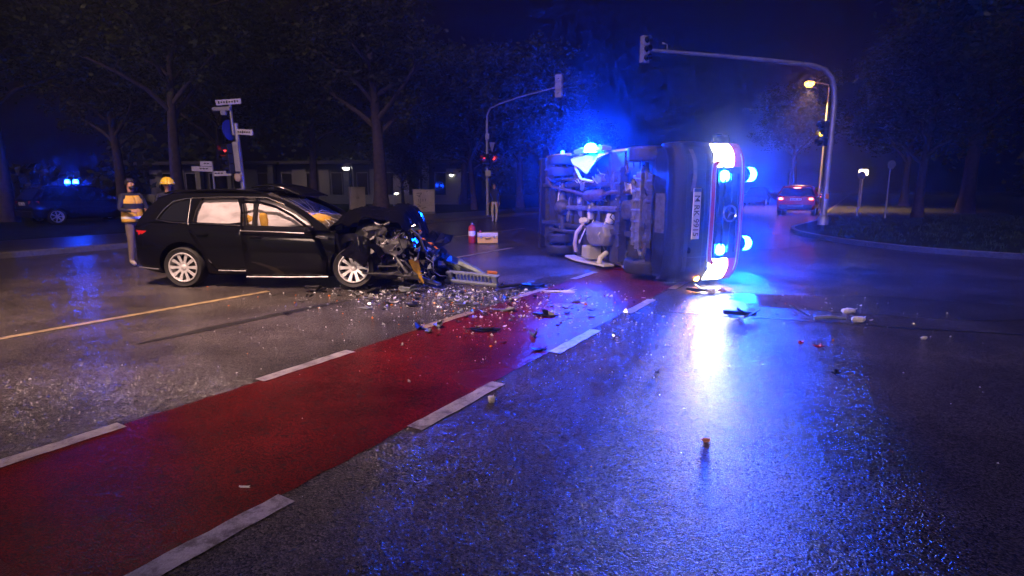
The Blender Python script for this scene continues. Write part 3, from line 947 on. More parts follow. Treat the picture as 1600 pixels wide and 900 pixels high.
def wheel(par, c, r, wd, side, spokes=10, rim_mat=None, rr=.72, tilt=None, name='wheel'):
    """side -1: visible face looks to -y.  Empty-less: tyre mesh is the part, rim and spokes sub-parts"""
    M = Matrix.Translation(c)
    if tilt: M = M @ Euler(tilt).to_matrix().to_4x4()
    t = MB(); h = wd / 2
    t.lathe([(r * rr, -h * .8), (r * .93, -h), (r * .985, -h * .8), (r, -h * .35), (r, h * .35), (r * .985, h * .8), (r * .93, h), (r * rr, h * .8)], (0, 0, 0), 'Y', 40, caps=False)
    for k in (-.45, 0, .45):
        t.lathe([(r * 1.001, h * k - .006), (r * .985, h * k), (r * 1.001, h * k + .006)], (0, 0, 0), 'Y', 40, caps=False)
    me = mesh_of('wheel', t, [RUBBER]); smooth(me, 50); me.transform(M)
    wh = obj(name, me, None, par)
    rm = MB(); ri = r * rr; y0 = side * h
    rm.lathe([(ri * 1.02, y0 * .86), (ri * 1.0, y0 * .98), (ri * .95, y0 * .98), (ri * .91, y0 * .8), (ri * .88, y0 * .1), (ri * .88, -y0 * .7)], (0, 0, 0), 'Y', 40, caps=False)
    me = mesh_of('rim', rm, [rim_mat or RIMMETAL]); smooth(me, 35); me.transform(M); obj('rim', me, None, wh)
    sp = MB()
    for k in range(spokes):
        an = 2 * math.pi * k / spokes
        ca, sa = math.cos(an), math.sin(an)
        rings = []
        for rad, w0, yy, th in ((ri * .16, .026, y0 * .72, .03), (ri * .5, .019, y0 * .8, .026), (ri * .93, .03, y0 * .86, .02)):
            ring = []
            for (o1, o2) in ((-1, 0), (1, 0), (.7, -1), (-.7, -1)):
                tx = o1 * w0 * r / .32
                ring.append((rad * ca - tx * sa, yy + o2 * th * side, rad * sa + tx * ca))
            rings.append(ring)
        sp.loft(rings)
    sp.lathe([(.001, y0 * .84), (ri * .12, y0 * .83), (ri * .22, y0 * .74), (ri * .22, y0 * .4)], (0, 0, 0), 'Y', 20)
    me = mesh_of('spokes', sp, [rim_mat or RIMMETAL]); smooth(me, 35); me.transform(M); obj('spokes', me, None, wh)
    bd = MB(); bd.lathe([(.001, y0 * .3), (ri * .62, y0 * .3), (ri * .62, -y0 * .1), (.001, -y0 * .1)], (0, 0, 0), 'Y', 24)
    me = mesh_of('brake_disc', bd, [CASTMETAL]); me.transform(M); obj('brake_disc', me, None, wh)
    return wh


# ------------------------------------------------------------------ the wrecked black estate car
car = thing('estate_car', 'wrecked black estate car with a crushed front and inflated side airbags', 'car', (-5.07, 8.87 + .78, 0), R(-3.2))
WB = 2.72
PROF = [(.15, .70), (.19, .80), (.26, .845), (.40, .872), (.62, .868), (.80, .856), (.90, .842), (.97, .805), (1.10, .745), (1.30, .665), (1.42, .60), (1.47, .55)]


def ys(x, z):
    w_ = lerp_tab(PROF, z)
    if x < -.25: w_ *= 1 - .16 * ((-.25 - x) / .6) ** 2
    if x > 2.3: w_ *= 1 - .05 * ((x - 2.3) / .9) ** 2
    return w_


BELT = [(-.82, .93), (-.6, 1.0), (0, .985), (1, .945), (2.05, .90), (2.5, .88), (3.0, .84), (3.3, .74)]
belt = lambda x: lerp_tab(BELT, x)
ZB = [(-.84, .28), (-.72, .22), (-.4, .19), (0, .17), (2.7, .17), (3.1, .2), (3.3, .3)]
mb = MB(); rings = []
xs = [-.86, -.83, -.78, -.68, -.5, -.36, -.2, 0, .2, .4, .7, 1.0, 1.3, 1.6, 1.9, 2.1, 2.3, 2.42]
for x in xs:
    zb, zt = lerp_tab(ZB, x), belt(x)
    k = {-.86: .93, -.83: .975, -.78: .99}.get(x, 1.0)
    half = []
    for f in (0, .06, .14, .3, .5, .7, .86, .95, 1.0):
        z = zb + (zt - zb) * f
        yy = ys(x, .15 + (.97 - .15) * f)
        half.append((yy * k, z))
    ring = [(x, -y, z) for y, z in half] + [(x, y, z) for y, z in reversed(half)]
    if x == -.86: ring = [(x + .03 * abs((p[2] - .62) / .3) ** 2, p[1], .62 + (p[2] - .62) * .97) for p in ring]
    rings.append(ring)
mb.loft(rings)
body = obj('body', mb, BLACKPAINT, car, sm=38)
cutters = []
for cx_ in (0, WB):
    for sd in (-1, 1):
        m2 = MB(); m2.lathe([(.385, sd * .58), (.385, sd * 1.05)], (cx_, 0, .33), 'Y', 40)
        cutters.append(mesh_of('cutter', m2, [DARKPLASTIC]))
cut(body, cutters)
smooth(body.data, 38)

# greenhouse sides: frame with window openings
OUT = [(-.80, .93), (-.73, 1.06), (-.60, 1.22), (-.45, 1.36), (-.25, 1.43), (.2, 1.465), (.8, 1.465), (1.25, 1.435), (1.6, 1.345), (1.95, 1.17), (2.25, .98), (2.36, .885), (2.05, .895), (1.0, .94), (0, .98), (-.6, .995)]
W_Q = [(-.40, 1.06), (-.30, 1.2), (-.18, 1.31), (.0, 1.355), (.075, 1.355), (.09, 1.02), (-.2, 1.03)]
W_R = [(.17, 1.01), (.2, 1.2), (.27, 1.365), (.55, 1.375), (.83, 1.375), (.93, 1.16), (.985, .985)]
W_F = [(1.04, .965), (.985, 1.2), (.93, 1.375), (1.25, 1.365), (1.5, 1.31), (1.75, 1.2), (1.98, 1.05), (2.1, .935)]
for sd in (-1, 1):
    mb = MB(); mb.poly(OUT, [W_Q, W_R, W_F], lambda x, z: (x, sd * ys(x, z) * .995, z))
    obj('side_frame', mb, BLACKPAINT, car, solid=.03)
    for nm, wpts, gm in (('quarter_window', W_Q, DARKGLASS), ('rear_door_window', W_R, GLASS)):
        mb = MB(); mb.poly(wpts, [], lambda x, z: (x, sd * (ys(x, z) - .012), z)); obj(nm, mb, gm, car)
# chrome window trims on the near side
def trim(pts, r_=.008, off=.012, name='window_trim', m=CHROME, close=False, par=car):
    mb = MB(); q = [(x, -(ys(x, z) + off), z) for x, z in pts]
    mb.tube(q, r_, 6); return obj(name, mb, m, par, sm=40)


trim([(-.42, 1.05), (-.31, 1.21), (-.185, 1.325), (0, 1.37), (.09, 1.37)])
trim([(-.42, 1.05), (-.2, 1.015), (.1, 1.0)])
trim([(.09, 1.37), (.1, 1.02), (.13, .95), (.3, .72), (.46, .46), (.5, .38)], .006, name='door_seam', m=STEEL)
trim([(.1, 1.38), (.55, 1.395), (.95, 1.395), (1.3, 1.385), (1.6, 1.285)])
trim([(.15, .995), (1.0, .965)])
for sd in (-1, 1):
    mb = MB(); mb.tube([(-.35, sd * .6, 1.45), (-.2, sd * .6, 1.49), (.6, sd * .6, 1.505), (1.1, sd * .6, 1.48), (1.2, sd * .6, 1.45)], .014, 8); obj('roof_rail', mb, BLACKPAINT, car, sm=40)

# roof, screens
def roof_fn(u, v):
    x = -.5 + u * 1.78; y = (v - .5) * 2
    z = lerp_tab([(-.5, 1.37), (-.25, 1.44), (.2, 1.475), (.8, 1.475), (1.28, 1.435)], x)
    return (x, y * .585, z + .035 * (1 - y * y))
mb = MB(); mb.grid(roof_fn, 14, 8); obj('roof', mb, BLACKPAINT, car, sm=40, solid=.02)
mb = MB(); mb.grid(lambda u, v: (-.47 - .3 * u, (v - .5) * 2 * (.58 + .12 * u), 1.36 - .33 * u + .02 * (1 - (2 * v - 1) ** 2)), 4, 6); obj('rear_window', mb, DARKGLASS, car, sm=40, solid=.01)
def ws(u, v):
    x = 1.27 + .98 * u; y = (v - .5) * 2
    z = 1.45 - .52 * u - .03 * u * (1 - u) * 2
    q = noise.noise((x * 3, y * 3, 1.2)) * .03 * math.sin(u * 3.14)
    return (x + .06 * (1 - y * y), y * (.57 + .2 * u), z + .03 * (1 - y * y) + q)
mb = MB(); mb.grid(ws, 12, 14); obj('windscreen', mb, CRACKED, car)
mb = MB()
rg = random.Random(4)
for k in range(11):            # radiating cracks
    an = k * .571 + rg.uniform(-.2, .2); u0, v0 = .62, .3; pts = []
    for q in range(6):
        f = q / 5 * rg.uniform(.35, .6)
        uu, vv = min(.99, max(.01, u0 + math.cos(an) * f + rg.uniform(-.02, .02))), min(.99, max(.01, v0 + math.sin(an) * f + rg.uniform(-.02, .02)))
        p = ws(uu, vv); pts.append((p[0], p[1], p[2] + .006))
    mb.tube(pts, .0035, 4)
obj('crack', mb, FOAM, car)
# sunroof panel thrown up
def sun_fn(u, v):
    x = 1.0 + u * .84; y = (v - .5) * 1.0
    z = lerp_tab([(0, 1.565), (.3, 1.60), (.65, 1.545), (1.0, 1.42)], u) - .05 * abs(y) + .01 * math.sin(v * 9)
    return (x, y, z)
mb = MB(); mb.grid(sun_fn, 10, 8); obj('roof_panel', mb, BLACKPAINT, car, sm=40, solid=.022, label='bent roof panel sticking up above the windscreen')

# tail: lamps, bumper line, plate
for sd in (-1, 1):
    mb = MB(); mb.grid(lambda u, v: (-.87 + .38 * u ** 1.5 - .002, sd * (.58 + .21 * (1 - (1 - u) ** 2) + .01), .72 + .16 * v), 6, 3); obj('tail_lamp', mb, REDLENS, car, solid=.02)
mb = MB(); mb.box((-.875, 0, .62), (.02, .52, .11)); obj('number_plate', mb, SIGNWHITE, car, bevel=.004)
trim([(-.78, .30), (-.5, .29), (-.4, .285)], .012, .02, 'bumper_trim', STEEL)
mb = MB(); mb.grid(lambda u, v: (-.872 + .03 * (v - .5) ** 2 + .9 * max(0, abs(u - .5) * 2 - .6) ** 1.8, (u - .5) * 1.44, .28 + .3 * v), 14, 4); obj('rear_bumper', mb, BLACKPAINT, car, sm=40, solid=.02)

# doors on the near side
def side_panel(x0, x1, z0, off, name, par=car, tilt=0.0, drop=0.0):
    mb = MB()
    nx, nz = 12, 10
    P = []
    for i in range(nx + 1):
        for j in range(nz + 1):
            v = j / nz
            xa, xb = x0(v), x1(v)
            x = xa + (xb - xa) * i / nx
            z = z0 + ((belt(x) - .012) - z0) * v
            y = -(ys(x, .15 + (.97 - .15) * (z - .17) / (belt(x) - .17)) + off + tilt * (x1(.5) - x))
            P.append((x, y, z - drop))
    F = [(i * (nz + 1) + j, (i + 1) * (nz + 1) + j, (i + 1) * (nz + 1) + j + 1, i * (nz + 1) + j + 1) for i in range(nx) for j in range(nz)]
    mb.add(P, F)
    return obj(name, mb, BLACKPAINT, par, sm=40, solid=.02)


rd_ = side_panel(lambda v: lerp_tab([(0, .56), (.2, .47), (.5, .32), (.8, .17), (1, .12)], v), lambda v: 1.03 - .03 * v, .245, .01, 'rear_door')
mb = MB(); mb.box((.36, -.885, .83), (.18, .03, .03)); obj('door_handle', mb, BLACKPAINT, rd_, bevel=.01)
mb = MB(); mb.tube([(.58, -.885, .275), (1.02, -.885, .27)], .011, 6); obj('sill_trim', mb, STEEL, rd_)
fd = side_panel(lambda v: 1.05 - .03 * v, lambda v: lerp_tab([(0, 2.28), (.5, 2.3), (1, 2.16)], v), .22, .012, 'front_door', tilt=.055, drop=.055)
mb = MB(); mb.box((1.22, -.95, .8), (.19, .03, .03)); obj('door_handle', mb, BLACKPAINT, fd, bevel=.01)
mb = MB(); mb.tube([(1.05, -.945, .19), (1.7, -.92, .185), (2.3, -.885, .19)], .015, 6); obj('sill_trim', mb, STEEL, fd)
mb = MB(); q = [(1.02, .90), (.98, 1.16), (.955, 1.325), (1.25, 1.31), (1.5, 1.245), (1.75, 1.12), (2.0, .955), (2.1, .86)]
mb.tube([(x, -(ys(x, z) + .03 + .05 * (2.1 - x)), z) for x, z in q], .022, 6); obj('window_frame', mb, BLACKPAINT, fd, sm=40)
mb = MB(); mb.tube([(x, -(ys(x, z) + .05 + .05 * (2.1 - x)), z) for x, z in [(1.0, .895), (1.6, .875), (2.12, .85)]], .009, 6); obj('window_trim', mb, CHROME, fd)
mb = MB(); mb.poly(q, [], lambda x, z: (x, -(ys(x, z) + .02 + .05 * (2.1 - x)), z)); obj('window_pane', mb, GLASS, fd)
# B pillar between the door windows
mb = MB(); mb.tube([(1.13, -.76, .92), (1.14, -.7, 1.15), (1.12, -.62, 1.36)], [.06, .055, .05], 8, flat=.5); obj('pillar', mb, INTERIOR, car)
# mirror
mb = MB(); mb.chunk((2.1, -1.0, .9), (.13, .2, .13), seed=2, jit=.08); mb.tube([(2.1, -.82, .87), (2.1, -.95, .88)], .025, 6)
mr = obj('wing_mirror', mb, BLACKPAINT, car, sm=60)
mb = MB(); mb.box((2.26, -.93, .80), (.2, .05, .035), (0, R(8), R(-6))); obj('mirror_cap', mb, CHROME, mr, bevel=.01)

# airbags and interior
def bag(x0, x1, zlo, zhi, y0, seed):
    def fn(u, v):
        x = x0 + (x1 - x0) * u; lo = zlo(x); hi = min(zhi, lerp_tab([(0, 1.4), (1.3, 1.39), (1.6, 1.3), (1.85, 1.17), (2.05, 1.02)], x))
        z = lo + (hi - lo) * v
        bul = .05 * math.sin(v * math.pi) * (.6 + .4 * abs(math.sin(u * 9 + seed))) + .05 * noise.noise((x * 5, z * 7, seed)) + .03 * abs(noise.noise((x * 11, z * 13, seed))) - .012 * abs(math.sin((u * 6 + v * 2.5 + seed)))
        return (x, -(min(y0, ys(x, z) - .045) + bul * .6 - .04), z)
    return fn
mb = MB(); mb.grid(bag(.18, 1.1, lambda x: .985 + .02 * math.sin(x * 9), 1.4, .76, 1.0), 26, 14); obj('airbag', mb, AIRBAG, car, sm=60, label='inflated white curtain airbag in the rear door window')
mb = MB(); mb.grid(bag(1.16, 2.02, lambda x: .93 + .05 * max(0, x - 1.5) + .015 * math.sin(x * 11), 1.4, .76, 2.0), 26, 14); obj('airbag', mb, AIRBAG, car, sm=60, label='inflated white curtain airbag in the front door window')
mb = MB(); mb.chunk((1.28, -.705, 1.0), (.14, .1, .3), (0, R(-14), 0), 5, .12); obj('yellow_reflection', mb, YELLOWBAG, car, sm=60)  # yellow lump stands in for a reflection, put into the cloth colour
mb = MB(); mb.chunk((1.06, -.66, 1.02), (.2, .12, .2), (0, 0, 0), 15, .12); obj('yellow_reflection', mb, YELLOWBAG, car, sm=60)  # second yellow lump for the same reflection
mb = MB(); mb.chunk((1.98, -.3, .98), (.42, .7, .26), (0, R(25), 0), 6, .14); obj('dashboard_airbag', mb, YELLOWBAG, car, sm=60, label='airbag cloth coloured as lit yellow on the dashboard behind the cracked windscreen')  # yellow light on the airbag is put into its base colour
mb = MB()
for sx, sy in ((.35, -.36), (.35, .36), (1.3, -.36), (1.3, .36)):
    mb.box((sx, sy, .62), (.5, .5, .24)); mb.box((sx - .3, sy, .98), (.16, .48, .6), (0, R(-14), 0)); mb.box((sx - .4, sy, 1.3), (.1, .26, .16), (0, R(-14), 0))
obj('seats', mb, INTERIOR, car, bevel=.04)

# wheels
wheel(car, (0, -.765, .315), .315, .235, -1)
wheel(car, (0, .765, .315), .315, .235, 1)
wheel(car, (WB - .02, -.80, .318), .318, .235, -1, tilt=(R(-11), 0, R(6)))
wheel(car, (WB, .72, .315), .315, .235, 1)

# crushed front: buckled bonnet
def bon(u, v):
    x = 2.25 + 1.35 * u; y = (v - .5) * 2
    z = lerp_tab([(2.25, .92), (2.36, 1.12), (2.5, 1.24), (2.72, 1.17), (3.0, 1.15), (3.22, 1.25), (3.38, 1.2), (3.5, .98), (3.6, .72)], x)
    z -= .12 * max(0, -y) ** 2 * (1 + .8 * math.sin(x * 8))
    n1 = noise.noise((x * 3.1, y * 2.3, 4.0)); n2 = abs(noise.noise((x * 6, y * 5, 9.0)))
    z += .07 * n1 - .10 * n2
    return (x + .05 * noise.noise((y * 3, x * 4, 2.0)), y * (.74 - .06 * u) + .05 * noise.noise((x * 4, y * 3, 7.0)), z)
mb = MB(); mb.grid(bon, 34, 30); obj('bonnet', mb, BLACKPAINT, car, solid=.012, label='crumpled bonnet folded up in front of the windscreen')
# near-side wing remains: an arch over the wheel and a torn shiny sheet hanging over it
def wing(u, v):
    an = R(200) - u * R(215); r_ = .40 + .16 * v * (1.0 - .6 * u) + .012 * math.sin(u * 17)
    return (WB + math.cos(an) * r_, -.80 - .05 * math.sin(u * 3.1) + .06 * v + .02 * noise.noise((u * 6, v * 3, 3)), .33 + math.sin(an) * r_)
mb = MB(); mb.grid(wing, 26, 4); obj('wing', mb, BLACKPAINT, car, solid=.012, label='torn front wing arching over the near wheel')
def torn(u, v):
    x = WB + .0 + .25 * u + .05 * math.sin(v * 4); z = .80 - .44 * v * (.55 + .45 * u) - .02 * math.sin(u * 9)
    return (x - .02 - .13 * v * (1 - u), -.955 - .05 * math.sin(u * 3.1) * math.sin(v * 3.1) + .03 * noise.noise((u * 4, v * 4, 8)), z)
mb = MB(); mb.grid(torn, 12, 12); obj('torn_sheet', mb, BLACKPAINT, car, sm=50, solid=.008, label='shiny torn body sheet hanging in front of the near wheel')
mb = MB(); mb.grid(lambda u, v: (2.36 + .22 * u + .03 * math.sin(v * 5), -.83 + .03 * math.sin(u * 8), .30 + .56 * v + .03 * math.sin(u * 6)), 6, 8); obj('front_post_sheet', mb, BLACKPAINT, car, solid=.012)
# engine bay wreckage, each lump a part
rg = random.Random(11)
def lump(name, c, d, rot, m, seed, jit=.22, sm=None):
    mb = MB()
    if max(d) < .2: mb.shard(c, d, rot, seed)
    else: mb.crumple(c, d, rot, seed * 1.7, jit, 4 if max(d) > .5 else 3)
    return obj(name, mb, m, car, sm=sm)
lump('engine_block', (2.95, 0, .62), (.75, .9, .7), (.1, .1, .2), CASTMETAL, 21)
lump('battery_box', (3.15, -.62, .66), (.34, .24, .22), (.1, .25, .3), STEEL, 22, .1)
lump('radiator_fragment', (3.4, -.60, .62), (.26, .1, .24), (.0, .3, .2), STEEL, 23, .1)
lump('engine_cover', (3.25, -.2, .85), (.55, .6, .2), (.2, .3, .1), DARKPLASTIC, 24, .2)
lump('air_filter_box', (3.0, -.66, .88), (.3, .22, .12), (.2, -.2, .5), CASTMETAL, 25, .2)
lump('front_cross_member', (3.5, .1, .45), (.3, 1.2, .4), (.2, .1, -.1), DARKPLASTIC, 26, .25)
lump('subframe', (3.1, -.2, .25), (.9, 1.1, .18), (0, .05, 0), CASTMETAL, 27, .3)
lump('crushed_bumper', (3.66, -.05, .4), (.28, 1.2, .56), (.1, .3, -.15), BLACKPAINT, 28, .32)
lump('crushed_bumper', (3.85, .3, .16), (.4, .9, .2), (.1, .1, .25), BLACKPAINT, 29, .35)
lump('headlamp_shell', (3.5, -.5, .84), (.3, .16, .14), (.2, -.35, .4), CHROME, 30, .25)
lump('light_fragment', (3.04, -.72, .97), (.14, .1, .07), (0, .4, .2), FOAM, 31, .25)
lump('light_fragment', (3.22, -.68, .98), (.16, .1, .06), (0, -.5, .2), FOAM, 32, .25)
def rod(name, pts, r_, m):
    mb = MB(); mb.tube(pts, r_, 6); return obj(name, mb, m, car, sm=50)
rod('suspension_strut', [(2.86, -.7, .8), (2.8, -.66, .45), (2.74, -.62, .3)], .04, CASTMETAL)
rod('bent_strut', [(3.02, -.72, .78), (3.14, -.74, .68), (3.32, -.78, .78), (3.42, -.78, .86)], .022, CHROME)
rod('bent_strut', [(3.3, -.72, .5), (3.42, -.76, .36), (3.5, -.74, .24)], .024, STEEL)
rod('bent_strut', [(3.28, -.7, .46), (3.46, -.74, .42), (3.56, -.72, .3)], .016, STEEL)
rod('hose', [(2.9, -.6, .95), (3.1, -.68, .86), (3.2, -.72, .7), (3.16, -.7, .52)], .022, RUBBER)
rod('hose', [(3.55, -.6, .9), (3.68, -.64, .8), (3.76, -.66, .6), (3.82, -.66, .4)], .018, RUBBER)
for k in range(60):
    x = rg.uniform(2.95, 4.0); z = rg.uniform(.12, .95 - .55 * max(0, x - 3.2)); y = rg.uniform(-.85, -.55)
    lump('wreck_fragment', (x, y, z), (rg.uniform(.06, .19), rg.uniform(.04, .13), rg.uniform(.03, .12)), (rg.uniform(-1, 1), rg.uniform(-1, 1), rg.uniform(-1, 1)), rg.choice([STEEL, DARKPLASTIC, DARKPLASTIC, CASTMETAL, GREYPLASTIC, CHROME, BLACKPAINT]), 40 + k, .3)
for k in range(9):
    x = rg.uniform(3.2, 3.85)
    p = Vector((x, rg.uniform(-.8, -.6), rg.uniform(.4, .8)))
    pts = [p]
    for q in range(4):
        p = p + Vector((rg.uniform(-.06, .12), rg.uniform(-.04, .04), rg.uniform(-.16, .04))); pts.append(p)
    rod('loose_wire', pts, .006, RUBBER if k % 3 else STEEL)
mb = MB(); mb.prism([(3.52, .44), (3.66, .46), (3.74, .1), (3.68, .08)], lambda x, z: (x, -.74, z), lambda x, z: (x, -.70, z)); obj('yellow_panel', mb, YELLOWBAG, car, label='orange yellow bracket hanging from the crushed nose')
mb = MB(); mb.tube([(3.66, -.755, .48), (3.70, -.76, .28), (3.75, -.755, .08)], .014, 5); obj('yellow_edge', mb, YELLOWBAG, car)
for x, y, z in ((3.82, -.5, .66), (3.9, -.42, .58), (3.72, -.55, .74)):
    lump('indicator_fragment', (x, y, z), (.1, .05, .04), (rg.uniform(-1, 1), .5, .3), AMBERLENS, int(x * 100), .25)


# ------------------------------------------------------------------ parked cars seen from behind
def hatchback(label, loc, rz, paint, lit=True, beacon=False, group=None):
    t = thing('parked_car', label, 'car', loc, rz, group)
    # local: x forward, rear at x=-1.95
    PR = [(-2.0, .42, .78, .74), (-1.97, .34, .92, .84), (-1.8, .24, .98, .88), (-1.2, .2, .95, .9), (0, .2, .93, .9), (1.2, .2, .9, .89), (1.75, .22, .8, .84), (1.98, .32, .68, .7)]
    mb = MB(); rings = []
    for x, zb, zt, hw in PR:
        half = [(hw * .85, zb), (hw * .97, zb + .08), (hw, zb + (zt - zb) * .45), (hw * .985, zb + (zt - zb) * .8), (hw * .9, zt)]
        rings.append([(x, -y, z) for y, z in half] + [(x, y, z) for y, z in reversed(half)])
    mb.loft(rings); bd = obj('body', mb, paint, t, sm=35)
    cs = []
    for cx_ in (-1.25, 1.28):
        for sd in (-1, 1):
            m2 = MB(); m2.lathe([(.36, sd * .66), (.36, sd * 1.05)], (cx_, 0, .31), 'Y', 28); cs.append(mesh_of('cutter', m2, [DARKPLASTIC]))
    cut(bd, cs); smooth(bd.data, 35)
    mb = MB()
    ring = lambda x, z, hw: [(x, -hw, z), (x, hw, z)]
    A_ = [(-1.9, .95, .78), (-1.62, 1.36, .62), (-1.35, 1.45, .58), (-.2, 1.49, .58), (.3, 1.44, .58), (1.0, .93, .74)]
    mb.loft([[(x, -hw, z), (x, -hw * .5, z + .02), (x, hw * .5, z + .02), (x, hw, z)] for x, z, hw in A_[1:5]], closed=False); obj('roof', mb, paint, t, sm=40, solid=.03)
    mb = MB(); mb.grid(lambda u, v: (-1.93 + .3 * u, (v - .5) * 2 * (.74 - .14 * u), .97 + .38 * u), 3, 4); obj('rear_window', mb, DARKGLASS, t, solid=.01)
    mb = MB(); mb.grid(lambda u, v: (.3 + .7 * u, (v - .5) * 2 * (.58 + .14 * u), 1.43 - .5 * u), 3, 4); obj('windscreen', mb, DARKGLASS, t, solid=.01)
    for sd in (-1, 1):
        mb = MB(); mb.prism([(-1.9, .95), (-1.6, 1.37), (-1.3, 1.45), (-.2, 1.48), (.3, 1.43), (.98, .92)], lambda x, z: (x, sd * (.9 - (z - .95) * .56 - .03), z), lambda x, z: (x, sd * (.9 - (z - .95) * .56 - .06), z)); obj('side_window', mb, DARKGLASS, t)
        for xa in (-1.75, -.45):
            mb = MB(); mb.tube([(xa, sd * .875, .95), (xa + (.3 if xa < -1 else .02), sd * .62, 1.44)], [.05, .035], 6); obj('pillar', mb, paint, t)
        mb = MB(); mb.grid(lambda u, v: (-1.985 + .22 * u ** 2, sd * (.56 + .3 * u), .74 + .17 * v), 4, 2); obj('tail_lamp', mb, REDLENS, t, solid=.03)
        if lit:
            mb = MB(); mb.chunk((-1.99, sd * .68, .82), (.05, .2, .1), seed=7, jit=.08); obj('tail_light', mb, TAIL_E, t, sm=60)
        mb = MB(); mb.chunk((.75, sd * .98, .98), (.12, .2, .14), seed=8, jit=.08); obj('wing_mirror', mb, paint, t, sm=60)
        for xx in (-1.25, 1.28):
            wheel(t, (xx, sd * .78, .31), .31, .2, sd, spokes=7)
    if lit:
        mb = MB(); mb.box((-1.62, 0, 1.36), (.04, .3, .03)); obj('brake_light', mb, TAIL_E, t)
    mb = MB(); mb.box((-2.015, 0, .8), (.02, .52, .11)); npl = obj('number_plate', mb, SIGNWHITE, t, bevel=.004)
    mb = MB()
    for k in range(7):
        if k != 2: mb.box((-2.0275, -.19 + k * .064, .8), (.003, .036, .065))
    obj('lettering', mb, INK, npl)
    mb = MB(); mb.box((-1.98, 0, .42), (.1, 1.5, .26)); obj('rear_bumper', mb, DARKPLASTIC, t, bevel=.05)
    if lit:
        mb = MB(); mb.box((-2.034, 0, .47), (.01, .7, .04)); obj('chrome_strip', mb, CHROME, t)
    if beacon:
        mb = MB(); mb.box((-.3, 0, 1.54), (.3, 1.0, .07)); obj('light_bar', mb, DARKPLASTIC, t, bevel=.02)
        for sd in (-1, 1):
            mb = MB(); mb.lathe([(.09, 0), (.085, .1), (.05, .15), (.001, .16)], (-.3, sd * .36, 1.57), 'Z', 14); obj('beacon', mb, BLUE_E2, t, sm=60)
    return t


rc_ = hatchback('red hatchback with glowing tail lights waiting beside the bent signal mast', (16.75, 33.6, 0), math.atan2(.857, .515), REDCAR)
rc_.scale = (1.1, 1.1, 1.1)
hatchback('dark car with red tail lights far ahead of the red hatchback', (23.6, 45.5, 0), math.atan2(.857, .515), NAVYCAR)
hatchback('dark car parked further up the street left of the red hatchback', (21.5, 50.5, 0), math.atan2(-.857, -.515), NAVYCAR, lit=False)
hatchback('dark emergency car with lit blue beacons at the far left', (-17.6, 23.6, .11), math.atan2(.857, .515), NAVYCAR, lit=False, beacon=True)


# ------------------------------------------------------------------ the toppled ambulance
amb = thing('ambulance', 'ambulance toppled on its side with headlights and blue lights on, underside facing us', 'ambulance')
AX, BX = Vector((.33, -.944, 0)).normalized(), Vector((.944, .33, 0)).normalized()
amb.matrix_world = Matrix(((AX.x, 0, BX.x, 2.31), (AX.y, 0, BX.y, 8.52), (0, -1, 0, 1.15), (0, 0, 0, 1)))
HW = 1.06
FRONT = [(-.35, .24), (-.12, .23), (-.03, .30), (0, .45), (0, .62), (-.02, .76), (-.015, .9), (.0, 1.1), (-.01, 1.3), (-.06, 1.4), (-.3, 1.5), (-.56, 1.57), (-.85, 1.72), (-1.05, 2.0), (-1.22, 2.24), (-1.45, 2.4), (-1.95, 2.46)]


def plan(y):          # front rounded in plan
    a_ = abs(y) / HW
    return .04 * a_ ** 2 + .15 * max(0, a_ - .72) ** 2 / .0784


def skin(i0, i1, off=0.0, y0=-1.0, y1=1.0, mat_=None, name='panel', nv=22, solid=.02, par=amb, sub=3, sm=40):
    pts = []
    for i in range(i0, i1):
        for k in range(sub):
            f = k / sub
            pts.append((FRONT[i][0] + (FRONT[i + 1][0] - FRONT[i][0]) * f, FRONT[i][1] + (FRONT[i + 1][1] - FRONT[i][1]) * f))
    pts.append(FRONT[i1])
    mb = MB()
    P = []
    for j, (x, z) in enumerate(pts):
        a_ = pts[max(0, j - 1)]; b_ = pts[min(len(pts) - 1, j + 1)]
        t = Vector((b_[0] - a_[0], b_[1] - a_[1])).normalized(); nn = (t.y, -t.x)
        for k in range(nv + 1):
            y = HW * (y0 + (y1 - y0) * k / nv)
            P.append((x + nn[0] * off - plan(y), y, z + nn[1] * off))
    F = [(i * (nv + 1) + j, (i + 1) * (nv + 1) + j, (i + 1) * (nv + 1) + j + 1, i * (nv + 1) + j + 1) for i in range(len(pts) - 1) for j in range(nv)]
    mb.add(P, F)
    return obj(name, mb, mat_, par, sm=sm, solid=solid)


skin(5, 12, 0, mat_=REDPAINT, name='cab_front')
skin(15, 16, 0, mat_=WHITEPAINT, name='cab_roof')
wsx = skin(11, 15, .004, -.9, .9, DARKGLASS, 'windscreen')
bum = skin(0, 6, .025, mat_=BUMPER, name='bumper', solid=.03)
